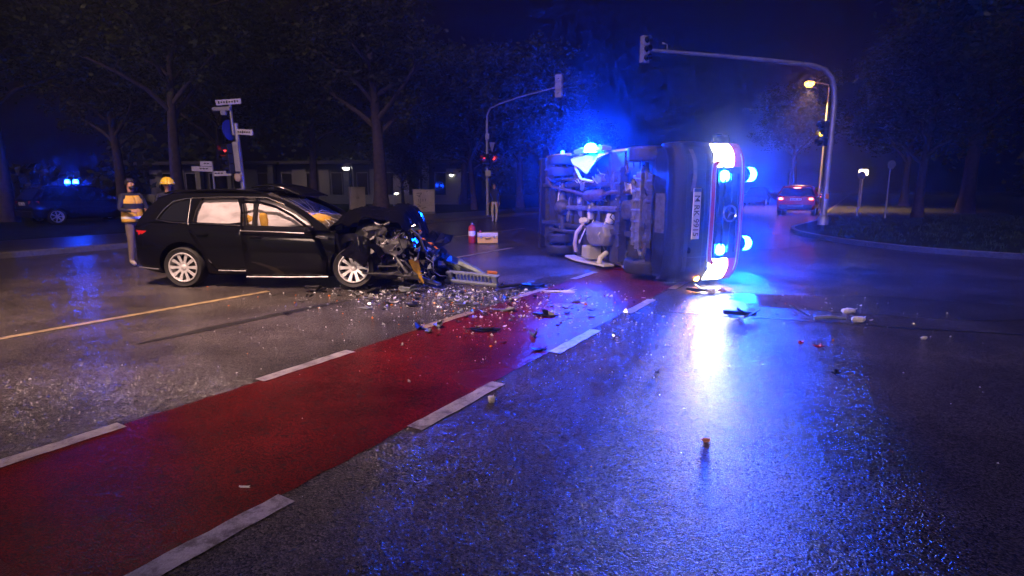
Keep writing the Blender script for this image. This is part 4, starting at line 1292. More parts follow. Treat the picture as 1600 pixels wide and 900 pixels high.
# underside tray behind the bumper, with ribs
mb = MB(); mb.grid(lambda u, v: (-.30 - .5 * u - plan((v - .5) * 2 * HW) * (1 - u), (v - .5) * 2 * (HW - .03), .235 + .03 * u + .012 * math.sin(v * 40) * (u > .1)), 6, 40); obj('underside_tray', mb, BUMPER, amb, sm=40, solid=.02)
for sd in (-1, 1):
    # cab sides with wheel arch
    SIDE = [(-.2, .3), (-.2, .75), (-.33, 1.24), (-.55, 1.36), (-.72, 1.46), (-1.1, 2.0), (-1.3, 2.28), (-1.55, 2.4), (-1.98, 2.45), (-1.98, .4), (-1.55, .4)] + [(-1.1 + .45 * math.cos(a_), .38 + .45 * math.sin(a_)) for a_ in [R(q) for q in range(0, 181, 15)]][::-1] + [(-.62, .3)]
    WIN = [(-.95, 1.5), (-1.2, 2.0), (-1.38, 2.22), (-1.85, 2.26), (-1.85, 1.45), (-1.2, 1.4)]
    mb = MB(); mb.poly(SIDE, [WIN], lambda x, z: (x, sd * (HW - .06 * max(0, z - 1.3)), z)); obj('cab_side', mb, WHITEPAINT, amb, solid=.03)
    mb = MB(); mb.poly(WIN, [], lambda x, z: (x, sd * (HW - .012 - .06 * max(0, z - 1.3)), z)); obj('side_window', mb, DARKGLASS, amb)
    mb = MB(); mb.chunk((-.78, sd * (HW + .1), 1.5), (.14, .22, .34), seed=12, jit=.1); mr = obj('wing_mirror', mb, DARKPLASTIC, amb, sm=60)
    # wheels
    wheel(amb, (-1.1, sd * .93, .36), .37, .23, sd, spokes=6, rim_mat=STEEL, rr=.6)
    wheel(amb, (-4.55, sd * .98, .36), .37, .20, sd, spokes=6, rim_mat=STEEL, rr=.6)
    wheel(amb, (-4.55, sd * .73, .36), .37, .20, sd, spokes=6, rim_mat=STEEL, rr=.6)
    # headlight, fog and grille flashers
    yh = sd * .87
    mb = MB()
    def hl(u, v, yh=yh):
        y = yh + (u - .5) * .34; z = .78 + .36 * v + .02 * (u - .5) * sd
        return (-.035 + .0 * v - plan(y) + .085 - .02 * (2 * u - 1) ** 2 - .02 * (2 * v - 1) ** 2, y, z)
    mb.grid(hl, 8, 8); h_ = obj('headlight', mb, HEAD_E, amb, sm=60, solid=.02)
    mb = MB(); mb.tube([hl(0, 0), hl(.5, 0), hl(1, 0), hl(1, .5), hl(1, 1), hl(.5, 1), hl(0, 1), hl(0, .5), hl(0, 0)], .014, 6); obj('headlight_rim', mb, CHROME, h_)
    yf = sd * .56
    mb = MB(); mb.lathe([(.001, .06), (.05, .05), (.085, .02), (.09, -.02)], (.0, yf, .98), 'X', 16); fl = obj('grille_flasher', mb, BLUE_G, amb, sm=60)
    mb = MB(); mb.lathe([(.12, -.03), (.12, -.012), (.092, -.008)], (.0, yf, .98), 'X', 16, caps=False); obj('flasher_housing', mb, DARKPLASTIC, fl)
    # roof flashers at the front corners
    mb = MB(); mb.lathe([(.125, 0), (.12, .07), (.08, .12), (.001, .14)], (-1.22, sd * .62, 2.5), 'Z', 18); rf = obj('roof_flasher', mb, BLUE_E, amb, sm=60)
    mb = MB(); mb.lathe([(.14, -.14), (.13, -.05), (.12, -.03)], (-1.22, sd * .62, 2.495), 'Z', 18); obj('flasher_base', mb, DARKPLASTIC, rf, bevel=.05)
    # red stripes round the grille
    yk = sd * .70
# red reflective stripes: lower one along the bumper top, upper one along the bonnet edge, joined at the sides
def on_front(y, z, off=.03):
    x = lerp_tab([(q[1], q[0]) for q in FRONT[2:]], z)
    return (x - plan(y) + off, y, z)
def ribbon(name, pts, wd, m, off=.03):
    mb = MB(); P = []
    for y, z, ny, nz in pts:
        P += [on_front(y - ny * wd / 2, z - nz * wd / 2, off), on_front(y + ny * wd / 2, z + nz * wd / 2, off)]
    mb.add(P, [(2 * i, 2 * i + 1, 2 * i + 3, 2 * i + 2) for i in range(len(pts) - 1)])
    return obj(name, mb, m, amb, solid=.006)
low = [(-.78, .92, -1, 0), (-.77, .84, -.8, -.6), (-.72, .78, -.3, -1)] + [(y / 10, .765, 0, -1) for y in range(-6, 7)] + [(.72, .78, .3, -1), (.77, .84, .8, -.6), (.78, .92, 1, 0)]
ribbon('lower_stripe', low, .06, REDPAINT, .062)
ribbon('lower_stripe_edge', low, .095, WHITEPAINT, .054)
up_ = [(y / 10, 1.33 + .03 * (1 - (y / 9) ** 2), 0, 1) for y in range(-9, 10)]
ribbon('upper_stripe', up_, .055, REDPAINT, .034)
ribbon('upper_stripe_edge', up_, .085, WHITEPAINT, .03)
up2 = [(y / 10, 1.45 + .03 * (1 - (y / 9) ** 2), 0, 1) for y in range(-9, 10)]
ribbon('bonnet_stripe', up2, .12, REDPAINT, .012)
for z_, w_ in ((.335, .06), (.615, .012), (.70, .012)):
    ribbon('bumper_slot' if w_ > .03 else 'bumper_seam', [(y / 10 * .98, z_, 0, 1) for y in range(-9, 10)], w_, INK, .05)
for y_ in (-.66, .66):
    ribbon('bumper_seam', [(y_, .3 + .07 * k, 1, 0) for k in range(7)], .012, INK, .05)
# grille with slats and emblem
mb = MB(); mb.grid(lambda u, v: (lerp_tab([(.8, .0), (1.28, .01)], .8 + .48 * v) - plan((u - .5) * 1.4), (u - .5) * 1.4, .8 + .48 * v), 12, 4); gr = obj('grille', mb, DARKPLASTIC, amb, solid=.02)
for k in range(4):
    z = .85 + k * .12
    mb = MB(); mb.tube([on_front(y / 10, z, .055) for y in range(-6, 7, 2)], .016, 6); obj('slat', mb, BLACKPAINT, gr)
mb = MB()
xg = on_front(0, 1.06, .09)[0]
mb.lathe([(.115, -.012), (.135, 0), (.115, .012), (.10, 0), (.115, -.012)], (xg, 0, 1.06), 'X', 32, caps=False)
for k in range(3):
    an = R(90 + 120 * k); ca, sa = math.cos(an), math.sin(an)
    mb.add([(xg + .012, 0, 1.06), (xg, -.022 * sa, 1.06 + .022 * ca), (xg, .108 * ca, 1.06 + .108 * sa), (xg, .022 * sa, 1.06 - .022 * ca)], [(0, 1, 2), (0, 2, 3), (1, 3, 2), (0, 3, 1)])
obj('emblem', mb, CHROME, gr, sm=30)
# number plate, EU band towards the vehicle's right (-y)
xp = on_front(0, .47, .05)[0]
mb = MB(); mb.box((xp, 0, .47), (.014, .76, .135)); pl = obj('number_plate', mb, mat('plate_white', (.8, .8, .78), .35, emis=(1, 1, .95), es=0.0), amb, bevel=.004)
mb = MB(); mb.box((xp + .003, -.352, .47), (.014, .05, .125)); obj('plate_band', mb, BRANDBLUE, pl)
Mt = Matrix.Translation((xp + .009, .03, .465)) @ Matrix(((0, 0, 1, 0), (1, 0, 0, 0), (0, 1, 0, 0), (0, 0, 0, 1)))
text_mesh('lettering', 'M RK 9915', .135, INK, pl, Mt, .002)
mb = MB(); mb.lathe([(.022, -.003), (.022, .003)], (xp + .009, -.205, .47), 'X', 12); obj('plate_seal', mb, INK, pl)
# pale mark, fog lamp details on the bumper
mb = MB(); mb.grid(lambda u, v: (on_front(-.95 + .62 * u, .36 + .06 * v + .04 * math.sin(u * 3), .045)), 8, 2); obj('bumper_scuff', mb, mat('brown_scuffed_plastic', (.13, .085, .065), .6, var=.4), amb, solid=.006)
mb = MB(); mb.grid(lambda u, v: (-.40 - .26 * v, -.3 + .62 * u, .222), 2, 2); obj('tray_plate', mb, CASTMETAL, amb, solid=.01)
for y, z in ((.55, .40), (-.55, .40)):
    mb = MB(); mb.lathe([(.05, -.02), (.05, .04), (.03, .045)], (on_front(y, z, .0)[0], y, z), 'X', 14); obj('fog_lamp', mb, DARKGLASS, amb)
mb = MB(); mb.chunk((-.12, 1.0, .66), (.08, .1, .07), seed=4, jit=.2); obj('indicator', mb, IND_E, amb)

# box body
mb = MB(); mb.box((-3.9, 0, 1.72), (3.9, 2.2, 2.46)); obj('box_body', mb, WHITEPAINT, amb, bevel=.06)
mb = MB(); mb.box((-3.9, 0, .485), (3.86, 2.1, .06)); obj('floor_plate', mb, UNDERBODY, amb)
mb = MB(); mb.box((-1.45, 0, .70), (1.2, 1.9, .5)); obj('cab_floor', mb, UNDERBODY, amb, bevel=.05)
for z in (1.0, 1.5):
    for sd in (-1, 1):
        mb = MB(); mb.box((-3.9, sd * 1.103, z), (3.86, .006, .2)); obj('side_stripe', mb, REDPAINT, amb)
# rear bumper edge, step
mb = MB(); mb.box((-5.9, 0, .5), (.12, 2.2, .34)); obj('rear_step', mb, DARKPLASTIC, amb, bevel=.03)
for y in (-.8, -.45, .45, .8):
    mb = MB(); mb.tube([(-5.55, y, .44), (-5.75, y, .42), (-5.84, y, .46)], .03, 6); obj('step_bracket', mb, CASTMETAL, amb)
# chassis: rails, cross members
for sd in (-1, 1):
    mb = MB(); mb.box((-3.3, sd * .44, .42), (4.9, .09, .15)); obj('frame_rail', mb, UNDERBODY, amb, bevel=.012)
    mb = MB(); mb.tube([(-3.75, sd * .55, .42), (-4.2, sd * .56, .27), (-4.55, sd * .56, .235), (-4.95, sd * .56, .27), (-5.4, sd * .55, .42)], .035, 6, flat=1.3); obj('leaf_spring', mb, CASTMETAL, amb)
    mb = MB(); mb.tube([(-4.35, sd * .42, .5), (-4.6, sd * .5, .3)], .035, 8); obj('shock_absorber', mb, STEEL, amb)
    mb = MB(); mb.tube([(-1.0, sd * .35, .3), (-1.1, sd * .8, .3)], [.05, .035], 8); obj('control_arm', mb, CASTMETAL, amb)
    mb = MB(); mb.tube([(-1.45, sd * .4, .34), (-1.15, sd * .75, .28)], .03, 6); obj('tie_rod', mb, STEEL, amb)
    mb = MB(); mb.grid(lambda u, v: (-4.55 + .5 * math.cos(R(0) + u * math.pi), sd * (.58 + .5 * v), .40 + .46 * math.sin(u * math.pi)), 14, 2); obj('wheel_arch_liner', mb, UNDERBODY, amb, solid=.015)
for x in (-2.2, -2.9, -3.6, -4.2, -5.1, -5.6):
    mb = MB(); mb.box((x, 0, .43), (.09, .82, .1)); obj('cross_member', mb, UNDERBODY, amb, bevel=.01)
for x in (-2.05, -2.6, -3.15, -3.75, -5.2):
    mb = MB(); mb.box((x, 0, .447), (.05, 2.06, .05)); obj('floor_rib', mb, UNDERBODY, amb)
mb = MB(); mb.tube([(-4.55, -.98, .36), (-4.55, -.3, .36), (-4.55, -.2, .35), (-4.55, .2, .35), (-4.55, .3, .36), (-4.55, .98, .36)], [.06, .065, .09, .09, .065, .06], 12); ax = obj('rear_axle', mb, CASTMETAL, amb, sm=50)
mb = MB(); mb.lathe([(.05, -.2), (.15, -.14), (.185, -.02), (.17, .1), (.09, .19), (.05, .26)], (-4.52, .05, .345), 'X', 18); obj('differential', mb, CASTMETAL, ax, sm=50)
mb = MB(); mb.tube([(-4.3, .05, .35), (-3.2, .03, .37), (-2.1, 0, .4)], .05, 12); mb.lathe([(.05, -.06), (.085, -.03), (.085, .03), (.05, .06)], (-3.2, .03, .37), 'X', 12); obj('drive_shaft', mb, STEEL, amb, sm=50)
mb = MB(); mb.tube([(-1.6, -.32, .32), (-2.3, -.3, .32), (-2.6, -.26, .33)], .04, 10); mb.tube([(-2.6, -.26, .33), (-2.7, -.25, .33), (-3.3, -.22, .34), (-3.4, -.22, .34)], [.05, .115, .115, .05], 14); mb.tube([(-3.4, -.22, .34), (-3.9, -.3, .3), (-4.3, -.35, .22), (-4.9, -.4, .24), (-5.4, -.6, .3)], .035, 10); obj('exhaust', mb, RUST, amb, sm=50)
mb = MB(); mb.chunk((-2.75, .52, .36), (.95, .5, .34), (0, 0, 0), 8, .07); tk = obj('fuel_tank', mb, mat('grey_tank', (.22, .22, .24), .5, var=.3), amb, sm=50, bevel=.03)
for x in (-2.5, -3.0):
    mb = MB(); mb.tube([(x, .25, .33), (x, .52, .175), (x, .8, .33)], .016, 6, flat=.4); obj('tank_strap', mb, STEEL, tk)
mb = MB(); mb.box((-3.05, .9, .34), (.34, .26, .3)); mb.box((-3.05, .9, .185), (.3, .22, .02)); obj('battery_carrier', mb, mat('pale_box', (.4, .4, .42), .5), amb, bevel=.015)
mb = MB(); mb.tube([(-2.55, .86, .4), (-2.5, .95, .24), (-2.52, 1.06, .22)], .05, 8); obj('step_strut', mb, WHITEPAINT, amb)
mb = MB(); mb.tube([(-3.55, .35, .4), (-3.62, .55, .26), (-3.66, .78, .24), (-3.7, .95, .3)], .042, 10); obj('filler_pipe', mb, mat('pale_hose', (.5, .42, .4), .5), amb, sm=50)
mb = MB(); mb.tube([(-3.4, .4, .38), (-3.36, .6, .26), (-3.44, .75, .24), (-3.56, .7, .3)], .014, 6); obj('hose', mb, FOAM, amb)
# light equipment boxes around the shaft
rg = random.Random(17)
for k, (x, y, z, dx, dy, dz, m_) in enumerate(((-4.75, -.12, .38, .16, .7, .1, AIRBAG), (-4.3, .1, .4, .12, .6, .08, STEEL), (-3.75, .02, .42, .22, .5, .12, STEEL), (-3.55, -.42, .38, .18, .2, .14, STEEL), (-3.3, .18, .42, .14, .16, .12, FOAM), (-2.9, -.55, .4, .3, .18, .14, STEEL), (-2.45, .2, .4, .2, .2, .14, FOAM), (-2.3, -.5, .38, .16, .4, .12, CASTMETAL), (-3.9, -.65, .4, .2, .2, .16, CASTMETAL), (-3.62, .3, .4, .3, .14, .12, AIRBAG), (-3.7, -.1, .36, .12, .12, .12, STEEL), (-3.45, .28, .38, .2, .1, .1, FOAM), (-3.15, -.05, .4, .14, .1, .12, STEEL))):
    mb = MB(); mb.chunk((x, y, z), (dx, dy, dz), (rg.uniform(-.15, .15), rg.uniform(-.15, .15), rg.uniform(-.25, .25)), 70 + k, .14); obj('underbody_unit', mb, m_, amb)
for k in range(12):
    x = rg.uniform(-4.2, -2.2); y = rg.uniform(-.8, .5)
    p = Vector((x, y, .36)); pts = [p]
    for q in range(4):
        p = p + Vector((rg.uniform(-.2, .2), rg.uniform(-.12, .12), rg.uniform(-.05, .05))); pts.append(p)
    mb = MB(); mb.tube(pts, rg.choice([.008, .012, .016]), 6); obj('brake_line', mb, rg.choice([STEEL, RUBBER, FOAM]), amb)
# engine, gearbox, front subframe
lum = [('engine_sump', (-.95, 0, .40), (.5, .62, .28), CASTMETAL), ('gearbox', (-1.65, 0, .4), (.75, .36, .3), CASTMETAL), ('front_subframe', (-1.2, 0, .27), (.14, 1.3, .1), STEEL), ('front_subframe', (-.85, 0, .27), (.12, 1.2, .1), UNDERBODY), ('steering_rack', (-1.38, 0, .29), (.09, 1.2, .09), STEEL), ('engine_mount', (-1.0, -.45, .32), (.2, .2, .18), CASTMETAL), ('engine_mount', (-1.0, .45, .32), (.2, .2, .18), CASTMETAL), ('heat_shield', (-1.7, -.36, .36), (.5, .22, .08), FOAM), ('heat_shield', (-.72, .12, .30), (.12, .5, .03), FOAM), ('skid_plate', (-1.85, .1, .3), (.09, 1.7, .16), UNDERBODY)]
for k, (nm, c, d, m_) in enumerate(lum):
    mb = MB()
    if d[1] > 1.0:
        mb.box(c, d)
        for q in range(-3, 4):
            mb.box((c[0], q * d[1] / 7.5, c[2] - d[2] * .4), (d[0] * 1.25, .05, d[2] * .5))
    else: mb.chunk(c, d, (0, 0, rg.uniform(-.1, .1)), 90 + k, .1)
    obj(nm, mb, m_, amb, bevel=.01)
for k in range(18):
    x = rg.uniform(-1.7, -.75); y = rg.uniform(-.85, .85)
    p = Vector((x, y, rg.uniform(.25, .36))); pts = [p]
    for q in range(3):
        p = p + Vector((rg.uniform(-.12, .12), rg.uniform(-.16, .16), rg.uniform(-.04, .05))); pts.append(p)
    mb = MB(); mb.tube(pts, rg.choice([.014, .02, .028, .035]), 6); obj('suspension_link', mb, rg.choice([STEEL, CASTMETAL, RUST]), amb, sm=50)
# lower body skirts: one lying along the road, the other bent off and sticking up
mb = MB(); mb.grid(lambda u, v: (-4.0 + 1.75 * u, 1.085 + .01 * math.sin(u * 5), .40 - .22 * v - .06 * math.sin(u * math.pi) * v), 10, 3); obj('side_skirt', mb, WHITEPAINT, amb, solid=.035, label='white side skirt lying on the road')
mb = MB(); mb.grid(lambda u, v: (-3.75 + 1.2 * u - .1 * v, -1.05 + .08 * v + .42 * v * math.sin(u * math.pi) ** .8 * (.35 + .65 * u) + .02 * math.sin(u * 14), .40 - .2 * v - .03 * math.sin(u * 9)), 16, 8); obj('side_skirt', mb, mat('orange_white_paint', (.75, .62, .52), .35, var=.15), amb, sm=50, solid=.02, label='bent pale side skirt on the raised side')  # this skirt has a warmer, orange-white tone than the lower one
mb = MB(); mb.tube([(-3.9, -1.0, .30), (-3.6, -.78, .2), (-3.25, -.55, .16), (-2.7, -.5, .14)], .025, 6); obj('skirt_stay', mb, mat('orange_white_paint', (.75, .62, .52), .35), amb, sm=40)
mb = MB(); mb.tube([(-5.6, -1.10, .40), (-4.8, -1.1, .3), (-4.0, -1.08, .28)], .03, 6, flat=.6); obj('skirt_edge', mb, mat('orange_white_paint', (.75, .62, .52), .35), amb)
# blue lights on the raised side
mb = MB(); mb.box((-3.2, -1.12, .36), (1.25, .1, .22)); lb = obj('side_light_bar', mb, mat('clear_bar_plastic', (.25, .27, .32), .2, spec=.6), amb, bevel=.03)
mb = MB(); mb.lathe([(.13, -.0), (.12, .1), (.08, .15), (.001, .17)], (0, 0, 0), 'Z', 16)
me = mesh_of('side_flasher', mb, [BLUE_S]); smooth(me, 60); me.transform(Matrix.Translation((-2.98, -1.07, .22)) @ Matrix.Rotation(R(90), 4, 'X')); obj('side_flasher', me, None, lb)
mb = MB(); mb.lathe([(.04, -.0), (.035, .06), (.001, .08)], (0, 0, 0), 'Z', 12)
me = mesh_of('side_flasher', mb, [BLUE_E2]); smooth(me, 60); me.transform(Matrix.Translation((-4.75, -1.13, .42)) @ Matrix.Rotation(R(90), 4, 'X')); obj('side_flasher', me, None, lb)
for k in range(6):
    mb = MB(); mb.box((-3.75 + .2 * k, -1.175, .36), (.05, .03, .14)); obj('bar_rib', mb, FOAM if k % 2 else CHROME, lb)


# ------------------------------------------------------------------ people
def person(label, loc, rz, H, J, cloth, hair=True, beard=False, helmet=False, jacket_top=1.46, vest=None):
    """J: joint overrides for a figure 1.78 m tall facing -y"""
    t = thing('person', label, 'person', loc, rz)
    t.scale = (H / 1.78,) * 3
    j = {'pel': (0, 0, .95), 'sp': (0, .0, 1.12), 'ch': (0, .0, 1.33), 'nk': (0, .0, 1.48), 'hb': (0, -.015, 1.57), 'hm': (0, -.025, 1.65), 'ht': (0, -.015, 1.735)}
    for s, n_ in ((-1, 'r'), (1, 'l')):
        j.update({'sh' + n_: (s * .175, 0, 1.42), 'el' + n_: (s * .235, .03, 1.14), 'wr' + n_: (s * .25, -.06, .90), 'pa' + n_: (s * .25, -.09, .83),
                  'hp' + n_: (s * .09, 0, .9), 'kn' + n_: (s * .105, -.015, .5), 'an' + n_: (s * .11, .03, .09), 'to' + n_: (s * .13, -.13, .035)})
    j.update(J)
    V, E_, Rr = [], [], []
    ix = {}
    def add(n_, p, r_, par=None):
        ix[n_] = len(V); V.append(Vector(p)); Rr.append(r_)
        if par is not None: E_.append((ix[par], ix[n_]))
    add('pel', j['pel'], (.155, .115))
    add('sp', j['sp'], (.145, .105), 'pel'); add('ch', j['ch'], (.165, .115), 'sp'); add('nk', j['nk'], (.058, .058), 'ch'); add('hb', j['hb'], (.062, .07), 'nk'); add('hm', j['hm'], (.072, .09), 'hb'); add('ht', j['ht'], (.055, .068), 'hm')
    hands = []
    for n_ in 'rl':
        add('sh' + n_, j['sh' + n_], (.062, .066), 'ch'); add('el' + n_, j['el' + n_], (.045, .045), 'sh' + n_); add('wr' + n_, j['wr' + n_], (.028, .03), 'el' + n_); add('pa' + n_, j['pa' + n_], (.03, .034), 'wr' + n_)
        W_, P_ = Vector(j['wr' + n_]), Vector(j['pa' + n_]); dv = (P_ - W_).normalized(); sd = dv.cross(Vector((1, 0, 0))).normalized() if abs(dv.x) < .9 else Vector((0, 0, 1))
        hands.append((W_, P_))
        for k, (off, ln) in enumerate(((-.03, .062), (-.01, .075), (.01, .07), (.03, .055))):
            k1 = P_ + sd * off + dv * (.03 + ln * .5); k2 = P_ + sd * off * 1.1 + dv * (.03 + ln) + dv.cross(sd) * .018
            add(f'f{n_}{k}', k1, (.0095, .0095), 'pa' + n_); add(f'g{n_}{k}', k2, (.008, .008), f'f{n_}{k}')
        th = W_.lerp(P_, .55) + sd * -.05 + dv * .02
        add('t' + n_, th, (.011, .011), 'pa' + n_); add('u' + n_, th + dv * .035 - sd * .012, (.009, .009), 't' + n_)
        add('hp' + n_, j['hp' + n_], (.095, .1), 'pel'); add('kn' + n_, j['kn' + n_], (.06, .065), 'hp' + n_); add('an' + n_, j['an' + n_], (.042, .05), 'kn' + n_); add('to' + n_, j['to' + n_], (.04, .034), 'an' + n_)
    me = bpy.data.meshes.new('body'); me.from_pydata([tuple(p) for p in V], E_, [])
    o = bpy.data.objects.new('body', me); C.objects.link(o)
    sk = o.modifiers.new('skin', 'SKIN'); sk.use_smooth_shade = True
    ly = me.skin_vertices[0].data if me.skin_vertices else None
    if ly is None:
        bpy.context.view_layer.objects.active = o
        bpy.ops.mesh.customdata_skin_add(); ly = me.skin_vertices[0].data
    for k, r_ in enumerate(Rr):
        ly[k].radius = r_
        ly[k].use_root = (k == 0)
    ss = o.modifiers.new('sub', 'SUBSURF'); ss.levels = 2; ss.render_levels = 2
    bpy.context.view_layer.update()
    bake(o)
    me = o.data
    me.materials.clear()
    for m_ in (cloth['top'], cloth['legs'], cloth['shoe'], SKIN): me.materials.append(m_)
    zp = Vector(j['pel']).z
    for p in me.polygons:
        c = p.center
        mi = 0
        if c.z < .115: mi = 2
        elif c.z < zp - .03 and abs(c.x) < .24 : mi = 1
        elif c.z > jacket_top + .04: mi = 3
        for W_, P_ in hands:
            q = W_.lerp(P_, .2)
            if (c - P_).length < .155 and (c - q).dot(P_ - W_) > 0: mi = 3
        p.material_index = mi
        p.use_smooth = True
    o.parent = t
    hm, ht = Vector(j['hm']), Vector(j['ht'])
    # face: nose, eyes, mouth, ears
    mb = MB(); mb.chunk(hm + Vector((0, -.092, -.005)), (.026, .04, .045), seed=1, jit=.05); obj('nose', mb, SKIN, t, sm=80)
    for s in (-1, 1):
        mb = MB(); mb.chunk(hm + Vector((s * .03, -.082, .022)), (.022, .014, .012), seed=2, jit=.05); obj('eye', mb, INK, t, sm=80)
        mb = MB(); mb.chunk(hm + Vector((s * .075, 0, 0)), (.02, .04, .06), seed=3, jit=.05); obj('ear', mb, SKIN, t, sm=80)
    mb = MB(); mb.chunk(hm + Vector((0, -.078, -.05)), (.045, .014, .012), seed=4, jit=.05); obj('mouth', mb, REDLENS, t, sm=80)
    def cap(name, m_, rx, ry, rz_, zc, cut_, brim=0):
        mb = MB()
        def fn(u, v):
            az = u * 2 * math.pi; el = R(cut_(az)) + (R(90) - R(cut_(az))) * v
            k = 1 + (brim if v < .08 else 0)
            return (hm.x + rx * math.cos(el) * math.sin(az) * k, hm.y + .01 + ry * math.cos(el) * -math.cos(az) * k, hm.z + zc + rz_ * math.sin(el))
        mb.grid(fn, 24, 10); return obj(name, mb, m_, t, sm=60, solid=.012)
    if hair: cap('hair', HAIR, .088, .105, .105, .02, lambda az: 22 if math.cos(az) > .35 else -25)
    if beard: cap('beard', HAIR, .078, .098, .1, -.06, lambda az: -55 if False else 0) if False else obj('beard', MB().chunk(hm + Vector((0, -.055, -.065)), (.12, .09, .07), seed=5, jit=.08), HAIR, t, sm=80)
    if helmet:
        hl_ = cap('helmet', HELMET, .125, .148, .135, .035, lambda az: -6, brim=.16)
        mb = MB(); mb.lathe([(.134, -.012), (.136, .012)], (hm.x, hm.y + .01, hm.z + .052), 'Z', 28, caps=False); obj('helmet_band', mb, REFLEX, hl_, solid=.004)
        mb = MB(); mb.grid(lambda u, v: (hm.x + .11 * math.sin((u - .5) * 3.4), hm.y + .09 * abs(math.cos((u - .5) * 1.6)) + .05, hm.z + .02 - .13 * v), 10, 4); obj('neck_guard', mb, NAVY, hl_, solid=.01)
    if vest:
        def vf(u, v):
            az = u * 2 * math.pi; z = .90 + .53 * v
            k = 1.0 + .05 * math.sin(az * 3 + v * 4) * (1 - v)
            rx, ry = lerp_tab([(0, .21), (.4, .195), (.8, .205), (1.0, .15)], v), lerp_tab([(0, .165), (.4, .15), (.8, .15), (1, .09)], v)
            cx_ = j['pel'][0] + (j['ch'][0] - j['pel'][0]) * v; cy_ = j['pel'][1] + (j['ch'][1] - j['pel'][1]) * v
            return (cx_ + rx * k * math.sin(az), cy_ - ry * k * math.cos(az), z)
        mb = MB(); mb.grid(vf, 28, 12); ve = obj('vest', mb, vest, t, sm=60, solid=.008)
        for z0 in (.12,):
            mb = MB(); mb.grid(lambda u, v: tuple(Vector(vf(u, z0 + .09 * v)) + (Vector(vf(u, z0)) - Vector((0, 0, vf(u, z0)[2]))).normalized() * .006), 28, 1); obj('reflective_band', mb, REFLEX, ve, solid=.003)
        mb = MB(); mb.grid(lambda u, v: tuple(Vector(vf(u, .5 + .2 * v)) * 1.0 + (Vector(vf(u, .5)) - Vector((0, 0, vf(u, .5)[2]))).normalized() * .007), 28, 1); obj('dark_band', mb, NAVY, ve, solid=.003)
    return t


person('bearded person in a yellow vest and brown trousers at the tail of the black car', (-7.5, 11.35, 0), R(62), 1.72,
       {'elr': (-.27, -.04, 1.16), 'wrr': (-.16, -.24, 1.12), 'par': (-.12, -.3, 1.13), 'ell': (.27, -.03, 1.16), 'wrl': (.14, -.25, 1.1), 'pal': (.1, -.31, 1.12), 'anl': (.13, .08, .09), 'tol': (.15, -.08, .035)},
       {'top': NAVY, 'legs': KHAKI, 'shoe': SHOE}, beard=True, vest=VEST)
person('firefighter in a yellow helmet and dark jacket leaning behind the black car', (-7.22, 12.1, 0), R(35), 1.74,
       {'ch': (0, -.1, 1.32), 'nk': (0, -.15, 1.46), 'hb': (0, -.18, 1.545), 'hm': (0, -.21, 1.62), 'ht': (0, -.2, 1.705), 'shr': (-.175, -.1, 1.4), 'shl': (.175, -.1, 1.4), 'elr': (-.27, -.16, 1.14), 'wrr': (-.2, -.38, 1.06), 'par': (-.17, -.44, 1.05), 'ell': (.27, -.16, 1.14), 'wrl': (.2, -.36, 1.02), 'pal': (.17, -.42, 1.0)},
       {'top': NAVY, 'legs': NAVY, 'shoe': BLACKSHOE}, hair=False, helmet=True, jacket_top=1.44)
person('pedestrian in a dark top and pale trousers standing at the kerb by the slim mast', (-.78, 25.7, 0), R(-12), 1.72,
       {'elr': (-.24, .02, 1.14), 'wrr': (-.26, -.04, .9), 'kn l': (0, 0, 0)} if False else {'anr': (-.1, .1, .1), 'tor': (-.1, -.04, .04), 'anl': (.09, -.06, .09), 'tol': (.1, -.22, .035)},
       {'top': NAVY, 'legs': PALETROUSERS, 'shoe': FOAM})

# ------------------------------------------------------------------ rescue kit on the road
k_ = thing('fire_extinguisher', 'red fire extinguisher standing on the road beside the yellow case', 'extinguisher', (-1.12, 15.95, 0), R(10))
mb = MB(); mb.lathe([(.085, 0), (.1, .02), (.1, .42), (.085, .47), (.04, .5), (.03, .52)], (0, 0, 0), 'Z', 20); obj('cylinder', mb, CASERED, k_, sm=40)
mb = MB(); mb.box((0, 0, .54), (.07, .05, .05)); obj('valve', mb, STEEL, k_, bevel=.01)
mb = MB(); mb.tube([(.0, 0, .57), (.08, 0, .6), (.15, 0, .59)], .014, 6); obj('handle', mb, INK, k_)
mb = MB(); mb.tube([(.03, -.02, .54), (.12, -.04, .5), (.14, -.05, .35), (.125, -.04, .15)], .014, 6); obj('hose', mb, RUBBER, k_)
mb = MB(); mb.lathe([(.1015, .2), (.1015, .34)], (0, 0, 0), 'Z', 20, caps=False); obj('paper_label', mb, SIGNWHITE, k_, sm=40)
k_ = thing('equipment_case', 'pale yellow hard case lying on the road beside the red bag', 'case', (-.68, 15.85, 0), R(5))
mb = MB(); mb.box((0, 0, .1), (.56, .34, .17)); obj('case_base', mb, CASEYELLOW, k_, bevel=.015)
mb = MB(); mb.box((0, 0, .25), (.565, .345, .115)); obj('case_lid', mb, CASEWHITE, k_, bevel=.015)
mb = MB(); mb.tube([(-.07, -.18, .17), (-.065, -.21, .15), (.065, -.21, .15), (.07, -.18, .17)], .01, 6); obj('handle', mb, INK, k_)
for x in (-.18, .18):
    mb = MB(); mb.box((x, -.177, .19), (.05, .014, .07)); obj('latch', mb, STEEL, k_, bevel=.003)
mb = MB(); mb.box((-.2, 0, .33), (.07, .05, .05)); obj('red_knob', mb, CASERED, k_, bevel=.015)

# ------------------------------------------------------------------ debris on the road
def debris(name, label, cat, mb, m, group=None, sm=None, bevel=None):
    o = obj(name, mb, m, None, sm=sm, bevel=bevel); return tag(o, label, cat, group)


